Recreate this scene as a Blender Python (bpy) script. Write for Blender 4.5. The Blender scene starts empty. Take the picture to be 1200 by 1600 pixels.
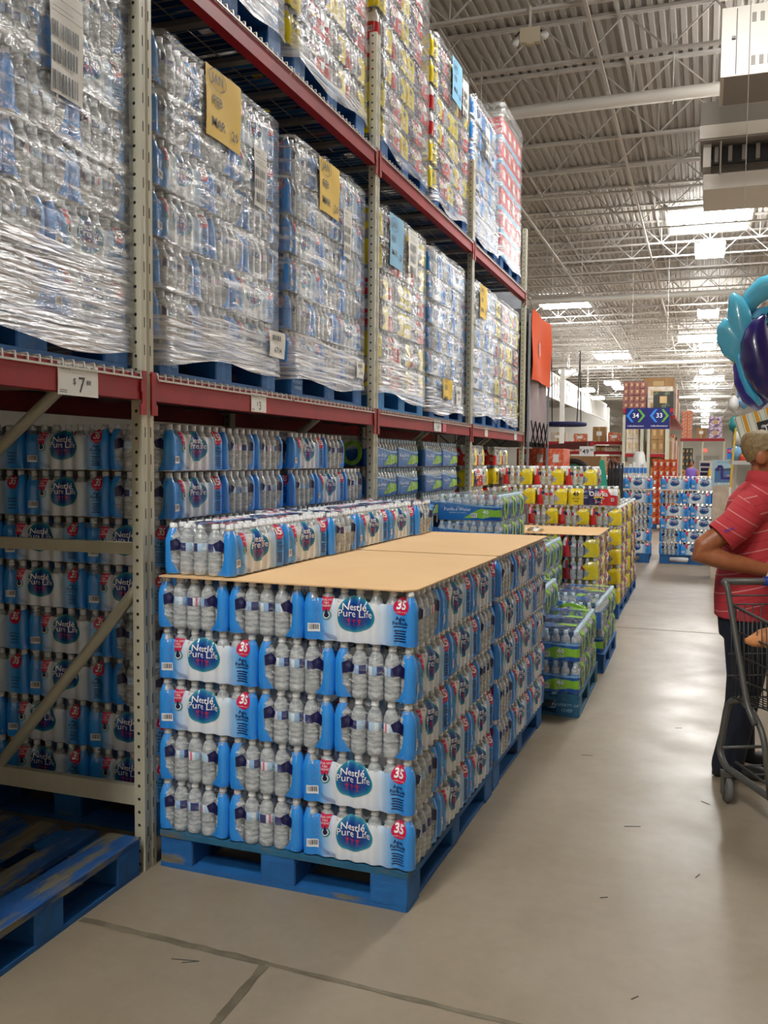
import bpy, bmesh, math, random
from mathutils import Vector, Matrix
from math import pi, sin, cos, sqrt, radians, floor
R_ = random.Random(7)
SC = bpy.context.scene
COL = SC.collection

# ------------------------------------------------------------------ camera
CAM_H = 1.583
YAW, PITCH, ROLL, FPX = 0.3372, -0.0585, 0.0080, 1421.5
cd = bpy.data.cameras.new('camera'); cam = bpy.data.objects.new('camera', cd); COL.objects.link(cam)
fw = Vector((-sin(YAW) * cos(PITCH), cos(YAW) * cos(PITCH), sin(PITCH)))
rt = Vector((cos(YAW), sin(YAW), 0)); up = rt.cross(fw)
r2 = cos(ROLL) * rt + sin(ROLL) * up; u2 = -sin(ROLL) * rt + cos(ROLL) * up
mw = Matrix((r2, u2, -fw)).transposed().to_4x4(); mw.translation = (0, 0, CAM_H)
cam.matrix_world = mw
cd.sensor_fit = 'VERTICAL'; cd.sensor_height = 32.0; cd.lens = FPX / 1600 * 32.0
cd.clip_start = 0.05; cd.clip_end = 400
SC.camera = cam

# ------------------------------------------------------------------ world, exposure
W = bpy.data.worlds.new('world'); SC.world = W; W.use_nodes = True
W.node_tree.nodes['Background'].inputs[0].default_value = (0.9, 0.95, 1.0, 1)
W.node_tree.nodes['Background'].inputs[1].default_value = 0.5
SC.view_settings.view_transform = 'Standard'; SC.view_settings.look = 'None'
SC.view_settings.gamma = 1.0; SC.view_settings.use_curve_mapping = False
SC.view_settings.exposure = 0.84
LAMP_E = 52.0        # diffuser emission of a high-bay fixture
SKY_E = 16.0         # daylight panel in the roof
try:
    c = SC.cycles
    c.max_bounces = 7; c.diffuse_bounces = 4; c.glossy_bounces = 3; c.transmission_bounces = 4
    c.transparent_max_bounces = 14; c.caustics_reflective = False; c.caustics_refractive = False
    c.sample_clamp_indirect = 4.0
except Exception:
    pass

# ------------------------------------------------------------------ helpers
def s2l(c):
    return tuple(((x / 12.92) if x <= 0.04045 else ((x + 0.055) / 1.055) ** 2.4) for x in c)
def H(h):
    return s2l(tuple(int(h[i:i + 2], 16) / 255 for i in (0, 2, 4)))
MATS = {}
def mat(name, col=(0.8, 0.8, 0.8), rough=0.5, metal=0.0, spec=0.5, noise=None, bump=None, emit=None, trans=None, coat=0):
    """procedural principled material; noise=(scale, colour2, contrast); bump=(scale, strength)"""
    if name in MATS: return MATS[name]
    m = bpy.data.materials.new(name); m.use_nodes = True; nt = m.node_tree
    b = nt.nodes['Principled BSDF']
    if isinstance(col, str): col = H(col)
    b.inputs['Base Color'].default_value = (*col, 1); b.inputs['Roughness'].default_value = rough
    b.inputs['Metallic'].default_value = metal; b.inputs['Specular IOR Level'].default_value = spec
    if coat: b.inputs['Coat Weight'].default_value = coat
    tc = nt.nodes.new('ShaderNodeTexCoord')
    if noise:
        sc, c2, lo, hi = noise
        if isinstance(c2, str): c2 = H(c2)
        mp = nt.nodes.new('ShaderNodeMapping'); nt.links.new(tc.outputs['Object'], mp.inputs[0])
        if isinstance(sc, tuple): mp.inputs['Scale'].default_value = sc; k = 1.0
        else: k = sc
        n = nt.nodes.new('ShaderNodeTexNoise'); n.inputs['Scale'].default_value = k; n.inputs['Detail'].default_value = 6
        n.inputs['Roughness'].default_value = 0.62
        nt.links.new(mp.outputs[0], n.inputs['Vector'])
        r = nt.nodes.new('ShaderNodeValToRGB')
        r.color_ramp.elements[0].position = lo; r.color_ramp.elements[1].position = hi
        r.color_ramp.elements[0].color = (*col, 1); r.color_ramp.elements[1].color = (*c2, 1)
        nt.links.new(n.outputs[0], r.inputs[0]); nt.links.new(r.outputs[0], b.inputs['Base Color'])
    if bump:
        n = nt.nodes.new('ShaderNodeTexNoise'); n.inputs['Scale'].default_value = bump[0]; n.inputs['Detail'].default_value = 4
        nt.links.new(tc.outputs['Object'], n.inputs['Vector'])
        bp = nt.nodes.new('ShaderNodeBump'); bp.inputs['Strength'].default_value = bump[1]; bp.inputs['Distance'].default_value = 0.01
        nt.links.new(n.outputs[0], bp.inputs['Height']); nt.links.new(bp.outputs[0], b.inputs['Normal'])
    if emit:
        b.inputs['Emission Color'].default_value = (*emit[0], 1); b.inputs['Emission Strength'].default_value = emit[1]
    if trans:
        b.inputs['Transmission Weight'].default_value = trans
    MATS[name] = m
    return m
def ramp(nt, src, stops, interp='LINEAR'):
    r = nt.nodes.new('ShaderNodeValToRGB'); r.color_ramp.interpolation = interp
    e = r.color_ramp.elements
    while len(e) < len(stops): e.new(0.5)
    for k, (p, c) in enumerate(stops):
        e[k].position = p
        if isinstance(c, str): c = H(c)
        e[k].color = (*c, 1)
    nt.links.new(src, r.inputs[0]); return r.outputs[0]

class MB:
    """mesh builder: one mesh with several material slots"""
    def __init__(s): s.v = []; s.f = []; s.m = []; s.sm = []; s.uv = {}
    def add(s, verts, faces, m=0, smooth=False, uvs=None):
        o = len(s.v); s.v += [tuple(v) for v in verts]
        for k, f in enumerate(faces):
            if uvs: s.uv[len(s.f)] = [uvs[i] for i in f]
            s.f.append([i + o for i in f]); s.m.append(m); s.sm.append(smooth)
        return s
    def box(s, c, d, m=0, rot=None):
        x, y, z = d[0] / 2, d[1] / 2, d[2] / 2
        vs = [Vector((sx * x, sy * y, sz * z)) for sx in (-1, 1) for sy in (-1, 1) for sz in (-1, 1)]
        if rot is not None:
            M = rot if isinstance(rot, Matrix) else Matrix.Rotation(rot, 3, 'Z')
            vs = [M @ v for v in vs]
        vs = [v + Vector(c) for v in vs]
        return s.add(vs, [(0, 1, 3, 2), (4, 6, 7, 5), (0, 4, 5, 1), (2, 3, 7, 6), (0, 2, 6, 4), (1, 5, 7, 3)], m)
    def bar(s, a, b, w, h, m=0):
        """box beam from a to b, width w (sideways), height h"""
        a = Vector(a); b = Vector(b); d = b - a; L = d.length; d.normalize()
        ref = Vector((0, 0, 1)) if abs(d.z) < 0.95 else Vector((0, 1, 0))
        sx = d.cross(ref).normalized(); sz = sx.cross(d)
        vs = []
        for t in (a, b):
            for p, q in ((-1, -1), (1, -1), (1, 1), (-1, 1)):
                vs.append(t + sx * (p * w / 2) + sz * (q * h / 2))
        return s.add(vs, [(3, 2, 1, 0), (4, 5, 6, 7), (0, 1, 5, 4), (1, 2, 6, 5), (2, 3, 7, 6), (3, 0, 4, 7)], m)
    def tube(s, pts, r, n=8, m=0, smooth=True, closed=False, caps=True):
        pts = [Vector(p) for p in pts]; N = len(pts); rs = r if isinstance(r, (list, tuple)) else [r] * N
        rings = []; prev = None
        for i, p in enumerate(pts):
            if closed: t = (pts[(i + 1) % N] - pts[i - 1]).normalized()
            else: t = (pts[min(i + 1, N - 1)] - pts[max(i - 1, 0)]).normalized()
            if prev is None:
                ref = Vector((0, 0, 1)) if abs(t.z) < 0.9 else Vector((1, 0, 0))
                nx = t.cross(ref).normalized()
            else:
                nx = (prev - t * prev.dot(t)).normalized()
            ny = t.cross(nx); prev = nx
            rings.append([p + (nx * cos(2 * pi * k / n) + ny * sin(2 * pi * k / n)) * rs[i] for k in range(n)])
        vs = [v for g in rings for v in g]; fs = []
        for i in range(N if closed else N - 1):
            j = (i + 1) % N
            for k in range(n):
                fs.append((i * n + k, i * n + (k + 1) % n, j * n + (k + 1) % n, j * n + k))
        if caps and not closed:
            fs.append(tuple(range(n - 1, -1, -1))); fs.append(tuple((N - 1) * n + k for k in range(n)))
        return s.add(vs, fs, m, smooth)
    def lathe(s, prof, n=12, m=0, c=(0, 0, 0), smooth=True, uv=False):
        c = Vector(c); vs = []; uvs = []
        for r, z in prof:
            for k in range(n + 1 if uv else n):
                a = 2 * pi * k / n; vs.append(c + Vector((r * cos(a), r * sin(a), z))); uvs.append((k / n, z))
        st = n + 1 if uv else n; fs = []
        for i in range(len(prof) - 1):
            for k in range(n):
                k2 = k + 1 if uv else (k + 1) % n
                fs.append((i * st + k, i * st + k2, (i + 1) * st + k2, (i + 1) * st + k))
        return s.add(vs, fs, m, smooth, uvs if uv else None)
    def prism(s, poly, z0, z1, m=0, tf=None, smooth=False):
        n = len(poly); tf = tf or (lambda x, y, z: (x, y, z))
        vs = [tf(x, y, z0) for x, y in poly] + [tf(x, y, z1) for x, y in poly]
        fs = [tuple(range(n - 1, -1, -1)), tuple(range(n, 2 * n))] + [(k, (k + 1) % n, n + (k + 1) % n, n + k) for k in range(n)]
        return s.add(vs, fs, m, smooth)
    def loft(s, rings, m=0, smooth=True, caps=True, closed=True):
        n = len(rings[0]); vs = [v for g in rings for v in g]; fs = []
        for i in range(len(rings) - 1):
            for k in range(n if closed else n - 1):
                fs.append((i * n + k, i * n + (k + 1) % n, (i + 1) * n + (k + 1) % n, (i + 1) * n + k))
        if caps:
            fs.append(tuple(range(n - 1, -1, -1))); fs.append(tuple((len(rings) - 1) * n + k for k in range(n)))
        return s.add(vs, fs, m, smooth)
    def grid(s, f, nu, nv, m=0, smooth=True, uvf=None):
        vs = [f(i / nu, j / nv) for j in range(nv + 1) for i in range(nu + 1)]
        uvs = [uvf(i / nu, j / nv) for j in range(nv + 1) for i in range(nu + 1)] if uvf else None
        fs = [(j * (nu + 1) + i, j * (nu + 1) + i + 1, (j + 1) * (nu + 1) + i + 1, (j + 1) * (nu + 1) + i) for j in range(nv) for i in range(nu)]
        return s.add(vs, fs, m, smooth, uvs)
    def mesh(s, name, mats):
        me = bpy.data.meshes.new(name); me.from_pydata(s.v, [], s.f)
        for mm in (mats if isinstance(mats, (list, tuple)) else [mats]): me.materials.append(mm)
        me.polygons.foreach_set('material_index', s.m); me.polygons.foreach_set('use_smooth', s.sm)
        if s.uv:
            ul = me.uv_layers.new(name='UVMap')
            for pi_, p in enumerate(me.polygons):
                q = s.uv.get(pi_)
                if q:
                    for k, li in enumerate(p.loop_indices): ul.data[li].uv = q[k]
        me.update(); return me
    def build(s, name, mats, parent=None, loc=(0, 0, 0), rotz=0.0, **kw):
        return put(name, s.mesh(name, mats), parent, loc, rotz, **kw)
def put(name, me, parent=None, loc=(0, 0, 0), rotz=0.0, label=None, cat=None, group=None, kind=None, rot=None):
    o = bpy.data.objects.new(name, me); COL.objects.link(o)
    o.location = loc; o.rotation_euler = rot if rot else (0, 0, rotz)
    if parent: o.parent = parent
    if label: o['label'] = label
    if cat: o['category'] = cat
    if group: o['group'] = group
    if kind: o['kind'] = kind
    return o
def thing(name, label, cat, loc=(0, 0, 0), rotz=0.0, group=None, rot=None):
    return put(name, None, None, loc, rotz, label, cat, group, rot=rot)
def copy_tree(o, parent=None):
    c = o.copy(); COL.objects.link(c)
    if parent: c.parent = parent
    for ch in list(o.children): copy_tree(ch, c)
    return c

# text as flat polygons
_tc = {}
def text2d(txt, size=1.0, bold=0.0, align='CENTER', shear=0.0, res=2):
    k = (txt, size, bold, align, shear, res)
    if k in _tc: return _tc[k]
    cu = bpy.data.curves.new('t', 'FONT'); cu.body = txt; cu.size = size; cu.offset = bold * size; cu.align_x = align; cu.align_y = 'CENTER'
    cu.resolution_u = res; cu.shear = shear; cu.fill_mode = 'FRONT'; cu.dimensions = '2D'
    ob = bpy.data.objects.new('t', cu); me = bpy.data.meshes.new_from_object(ob)
    vs = [(v.co.x, v.co.y) for v in me.vertices]; fs = [tuple(p.vertices) for p in me.polygons]
    bpy.data.objects.remove(ob); bpy.data.curves.remove(cu); bpy.data.meshes.remove(me)
    _tc[k] = (vs, fs); return vs, fs
def flat_text(mb, txt, size, m, tf, bold=0.0, align='CENTER', at=(0, 0), sx=1.0, shear=0.0, res=2):
    vs, fs = text2d(txt, size, bold, align, shear, res)
    mb.add([tf(at[0] + x * sx, at[1] + y) for x, y in vs], fs, m)
def barcode(n, w, h, seed=1):
    """list of rectangles (x0,x1) across w"""
    r = random.Random(seed); out = []; x = -w / 2
    while x < w / 2 - w / n:
        d = w / n * r.choice((0.5, 0.8, 1.3)); out.append((x, min(x + d, w / 2))); x += d + w / n * r.choice((0.4, 0.7, 1.1))
    return out
# ------------------------------------------------------------------ shared materials
M_clear = mat('bottle_clear_glints', (0.42, 0.47, 0.49), 0.06, spec=1.0, noise=((24, 24, 75), (0.93, 0.97, 1.0), 0.38, 0.64), bump=(55, 0.45), coat=0.8)  # noise colours paint bright glints and grey streaks into the bottle plastic
def tune_bottle(m, a):
    nt = m.node_tree; out = nt.nodes['Material Output']; b = nt.nodes['Principled BSDF']
    tr = nt.nodes.new('ShaderNodeBsdfTransparent'); mx = nt.nodes.new('ShaderNodeMixShader'); mx.inputs[0].default_value = a
    nt.links.new(tr.outputs[0], mx.inputs[1]); nt.links.new(b.outputs[0], mx.inputs[2]); nt.links.new(mx.outputs[0], out.inputs[0])
tune_bottle(M_clear, 0.66)
M_cap = mat('cap_white', (0.82, 0.84, 0.86), 0.35)
M_capb = mat('cap_blue', (0.55, 0.72, 0.85), 0.35)
def label_mat(name, stops):
    m = mat(name, (0.8, 0.85, 0.9), 0.3); nt = m.node_tree
    uv = nt.nodes.new('ShaderNodeUVMap'); sx = nt.nodes.new('ShaderNodeSeparateXYZ'); nt.links.new(uv.outputs[0], sx.inputs[0])
    nt.links.new(ramp(nt, sx.outputs[0], stops, 'CONSTANT'), nt.nodes['Principled BSDF'].inputs['Base Color']); return m
WHT = (0.8, 0.84, 0.88); LBL = (0.45, 0.66, 0.86); NVY = (0.02, 0.025, 0.16)
M_lab = label_mat('bottle_label', [(0, LBL), (0.08, NVY), (0.26, LBL), (0.40, WHT), (0.48, (0.30, 0.52, 0.82)), (0.58, NVY), (0.74, WHT), (0.80, (0.75, 0.12, 0.25)), (0.84, WHT), (0.90, LBL)])
M_labr = label_mat('bottle_label_red', [(0, WHT), (0.1, (0.65, 0.03, 0.05)), (0.3, WHT), (0.36, NVY), (0.42, WHT), (0.55, (0.65, 0.03, 0.05)), (0.78, WHT)])
M_labm = label_mat('bottle_label_blue', [(0, (0.05, 0.25, 0.6)), (0.3, (0.25, 0.5, 0.1)), (0.45, (0.05, 0.25, 0.6)), (0.8, LBL)])

P = 0.0615; RC = 0.028; PH = 0.197
PROF = [(0.0, 0.004), (0.024, 0.002), (0.0285, 0.010), (0.0290, 0.028), (0.0272, 0.033), (0.0290, 0.040), (0.0290, 0.047), (0.0272, 0.052), (0.0290, 0.059),
        (0.0290, 0.066), (0.0272, 0.071), (0.0290, 0.078), (0.0290, 0.094)]
SHO = [(0.0290, 0.122), (0.0290, 0.128), (0.0265, 0.146), (0.0200, 0.162), (0.0130, 0.172), (0.0130, 0.184)]
def bottle_mb(mb, c=(0, 0, 0), n=14, lo=False, cap=True, rot=0.0, H_=PH):
    s = H_ / PH
    z = lambda pr: [(r, zz * s) for r, zz in pr]
    if lo:
        mb.lathe(z([(0.0265, 0.002), (0.029, 0.012), (0.029, 0.03), (0.0275, 0.035), (0.029, 0.045), (0.029, 0.094)]), n, 0, c)
        mb.lathe(z([(0.0292, 0.094), (0.0292, 0.122)]), n, 1, c, uv=True)
        mb.lathe(z([(0.029, 0.122), (0.0265, 0.146), (0.0130, 0.172)]), n, 0, c)
        mb.lathe(z([(0.0140, 0.172), (0.0145, 0.1945), (0.0, 0.1955)]), 6, 2, c)
    else:
        mb.lathe(z(PROF), n, 0, c); mb.lathe(z([(0.0290, 0.0925), (0.0293, 0.0932), (0.0293, 0.1235), (0.0290, 0.1240)]), n, 1, c, uv=True); mb.lathe(z(SHO), n, 0, c)
        if cap: mb.lathe(z([(0.0140, 0.177), (0.0152, 0.178), (0.0152, 0.183), (0.0142, 0.184), (0.0145, 0.1945), (0.012, 0.196), (0.0, 0.196)]), 10, 2, c)

class Film:
    """shrink film of an n x m bottle pack: a runs along the long side (metres from the left corner), z up"""
    def __init__(s, n, m, Hh=PH, dk=1.0):
        s.dk = dk
        s.n, s.m, s.H = n, m, Hh; s.L = n * P; s.W = m * P; s.La = s.L - 2 * RC; s.Wa = s.W - 2 * RC; s.q = RC * pi / 2
    def M(s, a, z, off=0.0, back=False):
        L, W_ = s.L, s.W
        if 0 <= a <= s.La: x, y = -L / 2 + RC + a, -W_ / 2; nx, ny = 0, -1; ph = (x + L / 2) / P
        elif a < 0:
            if a >= -s.q:
                t = -a / RC; nx, ny = -sin(t), -cos(t); x, y = -L / 2 + RC + RC * nx, -W_ / 2 + RC + RC * ny; ph = 0.5
            else:
                x, y = -L / 2, -W_ / 2 + RC + (-a - s.q); nx, ny = -1, 0; ph = (y + W_ / 2) / P
        else:
            b = a - s.La
            if b <= s.q:
                t = b / RC; nx, ny = sin(t), -cos(t); x, y = L / 2 - RC + RC * nx, -W_ / 2 + RC + RC * ny; ph = 0.5
            else:
                x, y = L / 2, -W_ / 2 + RC + (b - s.q); nx, ny = 1, 0; ph = (y + W_ / 2) / P
        zr = z / s.H
        sh = max(0, zr - 0.66)
        ins = 0.022 * (sh / 0.30) ** 1.4 + (0.003 * (1 - zr / 0.06) if zr < 0.06 else 0)
        dip = s.dk * (0.0095 + 0.008 * min(1, sh / 0.2)) * cos(pi * ph) ** 2
        d = off - ins - dip
        x += nx * d; y += ny * d
        return (-x, -y, z) if back else (x, y, z)
    def patch(s, mb, a0, a1, z0, z1, ns, nz, m, back, off=0.0):
        """a0,a1 functions of z-fraction; z0,z1 functions of a"""
        def pt(u, v):
            zz = v
            A0, A1 = a0(v), a1(v); a = A0 + (A1 - A0) * u
            return a, z0(a) + (z1(a) - z0(a)) * v
        mb.grid(lambda u, v: s.M(*pt(u, v), off, back), ns, nz, m, True, lambda u, v: (pt(u, v)[0], pt(u, v)[1] / s.H))
    def decal(s, mb, verts, faces, m, ca, cz, back, off=0.0016, step=0.008):
        bm = bmesh.new(); vs = [bm.verts.new((x + ca, y + cz, 0)) for x, y in verts]
        for f in faces:
            try: bm.faces.new([vs[i] for i in f])
            except ValueError: pass
        xs = [v.co.x for v in bm.verts]; x0, x1 = min(xs), max(xs)
        k = floor(x0 / step) + 1
        while k * step < x1:
            bmesh.ops.bisect_plane(bm, geom=bm.verts[:] + bm.edges[:] + bm.faces[:], plane_co=(k * step, 0, 0), plane_no=(1, 0, 0)); k += 1
        for zc in (0.135, 0.15):
            bmesh.ops.bisect_plane(bm, geom=bm.verts[:] + bm.edges[:] + bm.faces[:], plane_co=(0, zc, 0), plane_no=(0, 1, 0))
        bm.verts.index_update()
        mb.add([s.M(v.co.x, v.co.y, off, back) for v in bm.verts], [[v.index for v in f.verts] for f in bm.faces], m, True)
        bm.free()
    def poly(s, mb, pts, m, ca, cz, back, off=0.0016): s.decal(mb, pts, [tuple(range(len(pts)))], m, ca, cz, back, off)
    def text(s, mb, t, size, m, ca, cz, back, off=0.0032, bold=0.02, sx=1.0, res=2):
        vs, fs = text2d(t, size, bold, 'CENTER', 0, res)
        s.decal(mb, [(x * sx, y) for x, y in vs], fs, m, ca, cz, back, off)
    def rect(s, mb, w, h, m, ca, cz, back, off=0.0016):
        s.poly(mb, [(-w / 2, -h / 2), (w / 2, -h / 2), (w / 2, h / 2), (-w / 2, h / 2)], m, ca, cz, back, off)
def ell(rx, ry, n=20, f=None): return [(rx * cos(2 * pi * k / n) * (f(2 * pi * k / n) if f else 1), ry * sin(2 * pi * k / n) * (f(2 * pi * k / n) if f else 1)) for k in range(n)]

def film_mat(name, stops, rough=0.22, vstops=None):
    m = mat(name, (0.8, 0.8, 0.8), rough, spec=0.6, coat=0.4); nt = m.node_tree
    uv = nt.nodes.new('ShaderNodeUVMap'); sx = nt.nodes.new('ShaderNodeSeparateXYZ'); nt.links.new(uv.outputs[0], sx.inputs[0])
    mr = nt.nodes.new('ShaderNodeMapRange'); mr.inputs['From Min'].default_value = -0.1; mr.inputs['From Max'].default_value = 0.6
    nt.links.new(sx.outputs[0], mr.inputs[0])
    c = ramp(nt, mr.outputs[0], [((p + 0.1) / 0.7, cc) for p, cc in stops])
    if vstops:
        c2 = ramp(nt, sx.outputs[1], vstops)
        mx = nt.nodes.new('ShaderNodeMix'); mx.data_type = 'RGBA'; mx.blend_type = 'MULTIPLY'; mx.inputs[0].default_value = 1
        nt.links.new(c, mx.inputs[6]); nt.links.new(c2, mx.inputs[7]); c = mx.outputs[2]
    nt.links.new(c, nt.nodes['Principled BSDF'].inputs['Base Color'])
    # fine vertical crinkle of the film
    tc = nt.nodes.new('ShaderNodeTexCoord'); mp = nt.nodes.new('ShaderNodeMapping'); mp.inputs['Scale'].default_value = (70, 70, 14)
    nt.links.new(tc.outputs['Object'], mp.inputs[0]); n = nt.nodes.new('ShaderNodeTexNoise'); n.inputs['Scale'].default_value = 1
    nt.links.new(mp.outputs[0], n.inputs[0]); bp = nt.nodes.new('ShaderNodeBump'); bp.inputs['Strength'].default_value = 0.5; bp.inputs['Distance'].default_value = 0.004
    nt.links.new(n.outputs[0], bp.inputs['Height']); nt.links.new(bp.outputs[0], nt.nodes['Principled BSDF'].inputs['Normal'])
    return m
B1 = H('2c93ea'); B2 = H('62b0f2'); WB = H('c9def4'); W0 = H('eef2f6')
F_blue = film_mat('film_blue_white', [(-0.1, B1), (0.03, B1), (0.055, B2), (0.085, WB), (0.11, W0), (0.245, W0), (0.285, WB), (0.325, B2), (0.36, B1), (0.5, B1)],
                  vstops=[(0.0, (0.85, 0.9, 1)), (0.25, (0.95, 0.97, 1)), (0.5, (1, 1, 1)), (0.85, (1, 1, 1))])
F_clear = bpy.data.materials.new('film_clear'); F_clear.use_nodes = True; MATS['film_clear'] = F_clear
def build_clear(m, base, glint_streak, scale, col=(0.85, 0.9, 0.95), rough=0.12, thr=(0.5, 0.75), bump=0.6, bscale=None):
    """thin clear plastic: mostly transparent; paler streaks paint glints in, bump makes folds"""
    nt = m.node_tree; b = nt.nodes['Principled BSDF']; out = nt.nodes['Material Output']
    b.inputs['Base Color'].default_value = (*col, 1); b.inputs['Roughness'].default_value = rough; b.inputs['Specular IOR Level'].default_value = 0.8
    tc = nt.nodes.new('ShaderNodeTexCoord'); mp = nt.nodes.new('ShaderNodeMapping'); mp.inputs['Scale'].default_value = scale
    nt.links.new(tc.outputs['Object'], mp.inputs[0]); n = nt.nodes.new('ShaderNodeTexNoise'); n.inputs['Scale'].default_value = 1; n.inputs['Detail'].default_value = 5
    n.inputs['Distortion'].default_value = 0.6
    nt.links.new(mp.outputs[0], n.inputs[0])
    mr = nt.nodes.new('ShaderNodeMapRange'); mr.inputs[1].default_value = thr[0]; mr.inputs[2].default_value = thr[1]
    mr.inputs[3].default_value = base; mr.inputs[4].default_value = base + glint_streak; nt.links.new(n.outputs[0], mr.inputs[0])  # noise puts pale glints into the opacity of the film
    n2 = n
    if bscale:
        mp2 = nt.nodes.new('ShaderNodeMapping'); mp2.inputs['Scale'].default_value = bscale; nt.links.new(tc.outputs['Object'], mp2.inputs[0])
        n2 = nt.nodes.new('ShaderNodeTexNoise'); n2.inputs['Scale'].default_value = 1; n2.inputs['Detail'].default_value = 4; nt.links.new(mp2.outputs[0], n2.inputs[0])
    bp = nt.nodes.new('ShaderNodeBump'); bp.inputs['Strength'].default_value = bump; bp.inputs['Distance'].default_value = 0.02
    nt.links.new(n2.outputs[0], bp.inputs['Height']); nt.links.new(bp.outputs[0], b.inputs['Normal'])
    tr = nt.nodes.new('ShaderNodeBsdfTransparent'); mx = nt.nodes.new('ShaderNodeMixShader')
    nt.links.new(mr.outputs[0], mx.inputs[0]); nt.links.new(tr.outputs[0], mx.inputs[1]); nt.links.new(b.outputs[0], mx.inputs[2]); nt.links.new(mx.outputs[0], out.inputs[0])
build_clear(F_clear, 0.05, 0.45, (26, 26, 70), col=(.92, .95, .97), thr=(0.56, 0.74), bump=1.0)
F_logo = mat('logo_navy', H('14307f'), 0.25, coat=0.4)
def logo_nodes():
    nt = F_logo.node_tree; uv = nt.nodes.new('ShaderNodeUVMap'); L_ = nt.nodes.new('ShaderNodeVectorMath'); L_.operation = 'LENGTH'; nt.links.new(uv.outputs[0], L_.inputs[0])
    nt.links.new(ramp(nt, L_.outputs['Value'], [(0, H('1a2f8a')), (0.6, H('16408f')), (0.85, H('1a6aa5')), (1.0, H('2a9aa8'))]), nt.nodes['Principled BSDF'].inputs['Base Color'])
logo_nodes()
I_white = mat('ink_white', (0.85, 0.87, 0.9), 0.3); I_red = mat('ink_crimson', H('d0204f'), 0.28); I_navy = mat('ink_navy', H('15164a'), 0.3)
I_black = mat('ink_black', (0.015, 0.015, 0.02), 0.35); I_teal = mat('ink_teal', H('2b8f92'), 0.3); I_fig = mat('ink_figures', H('b0254f'), 0.3)
I_grey = mat('ink_grey_blue', H('6f86b8'), 0.3)
NEST = [F_blue, F_clear, F_logo, I_white, I_red, I_navy, I_black, I_teal, I_fig, I_grey]

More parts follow.
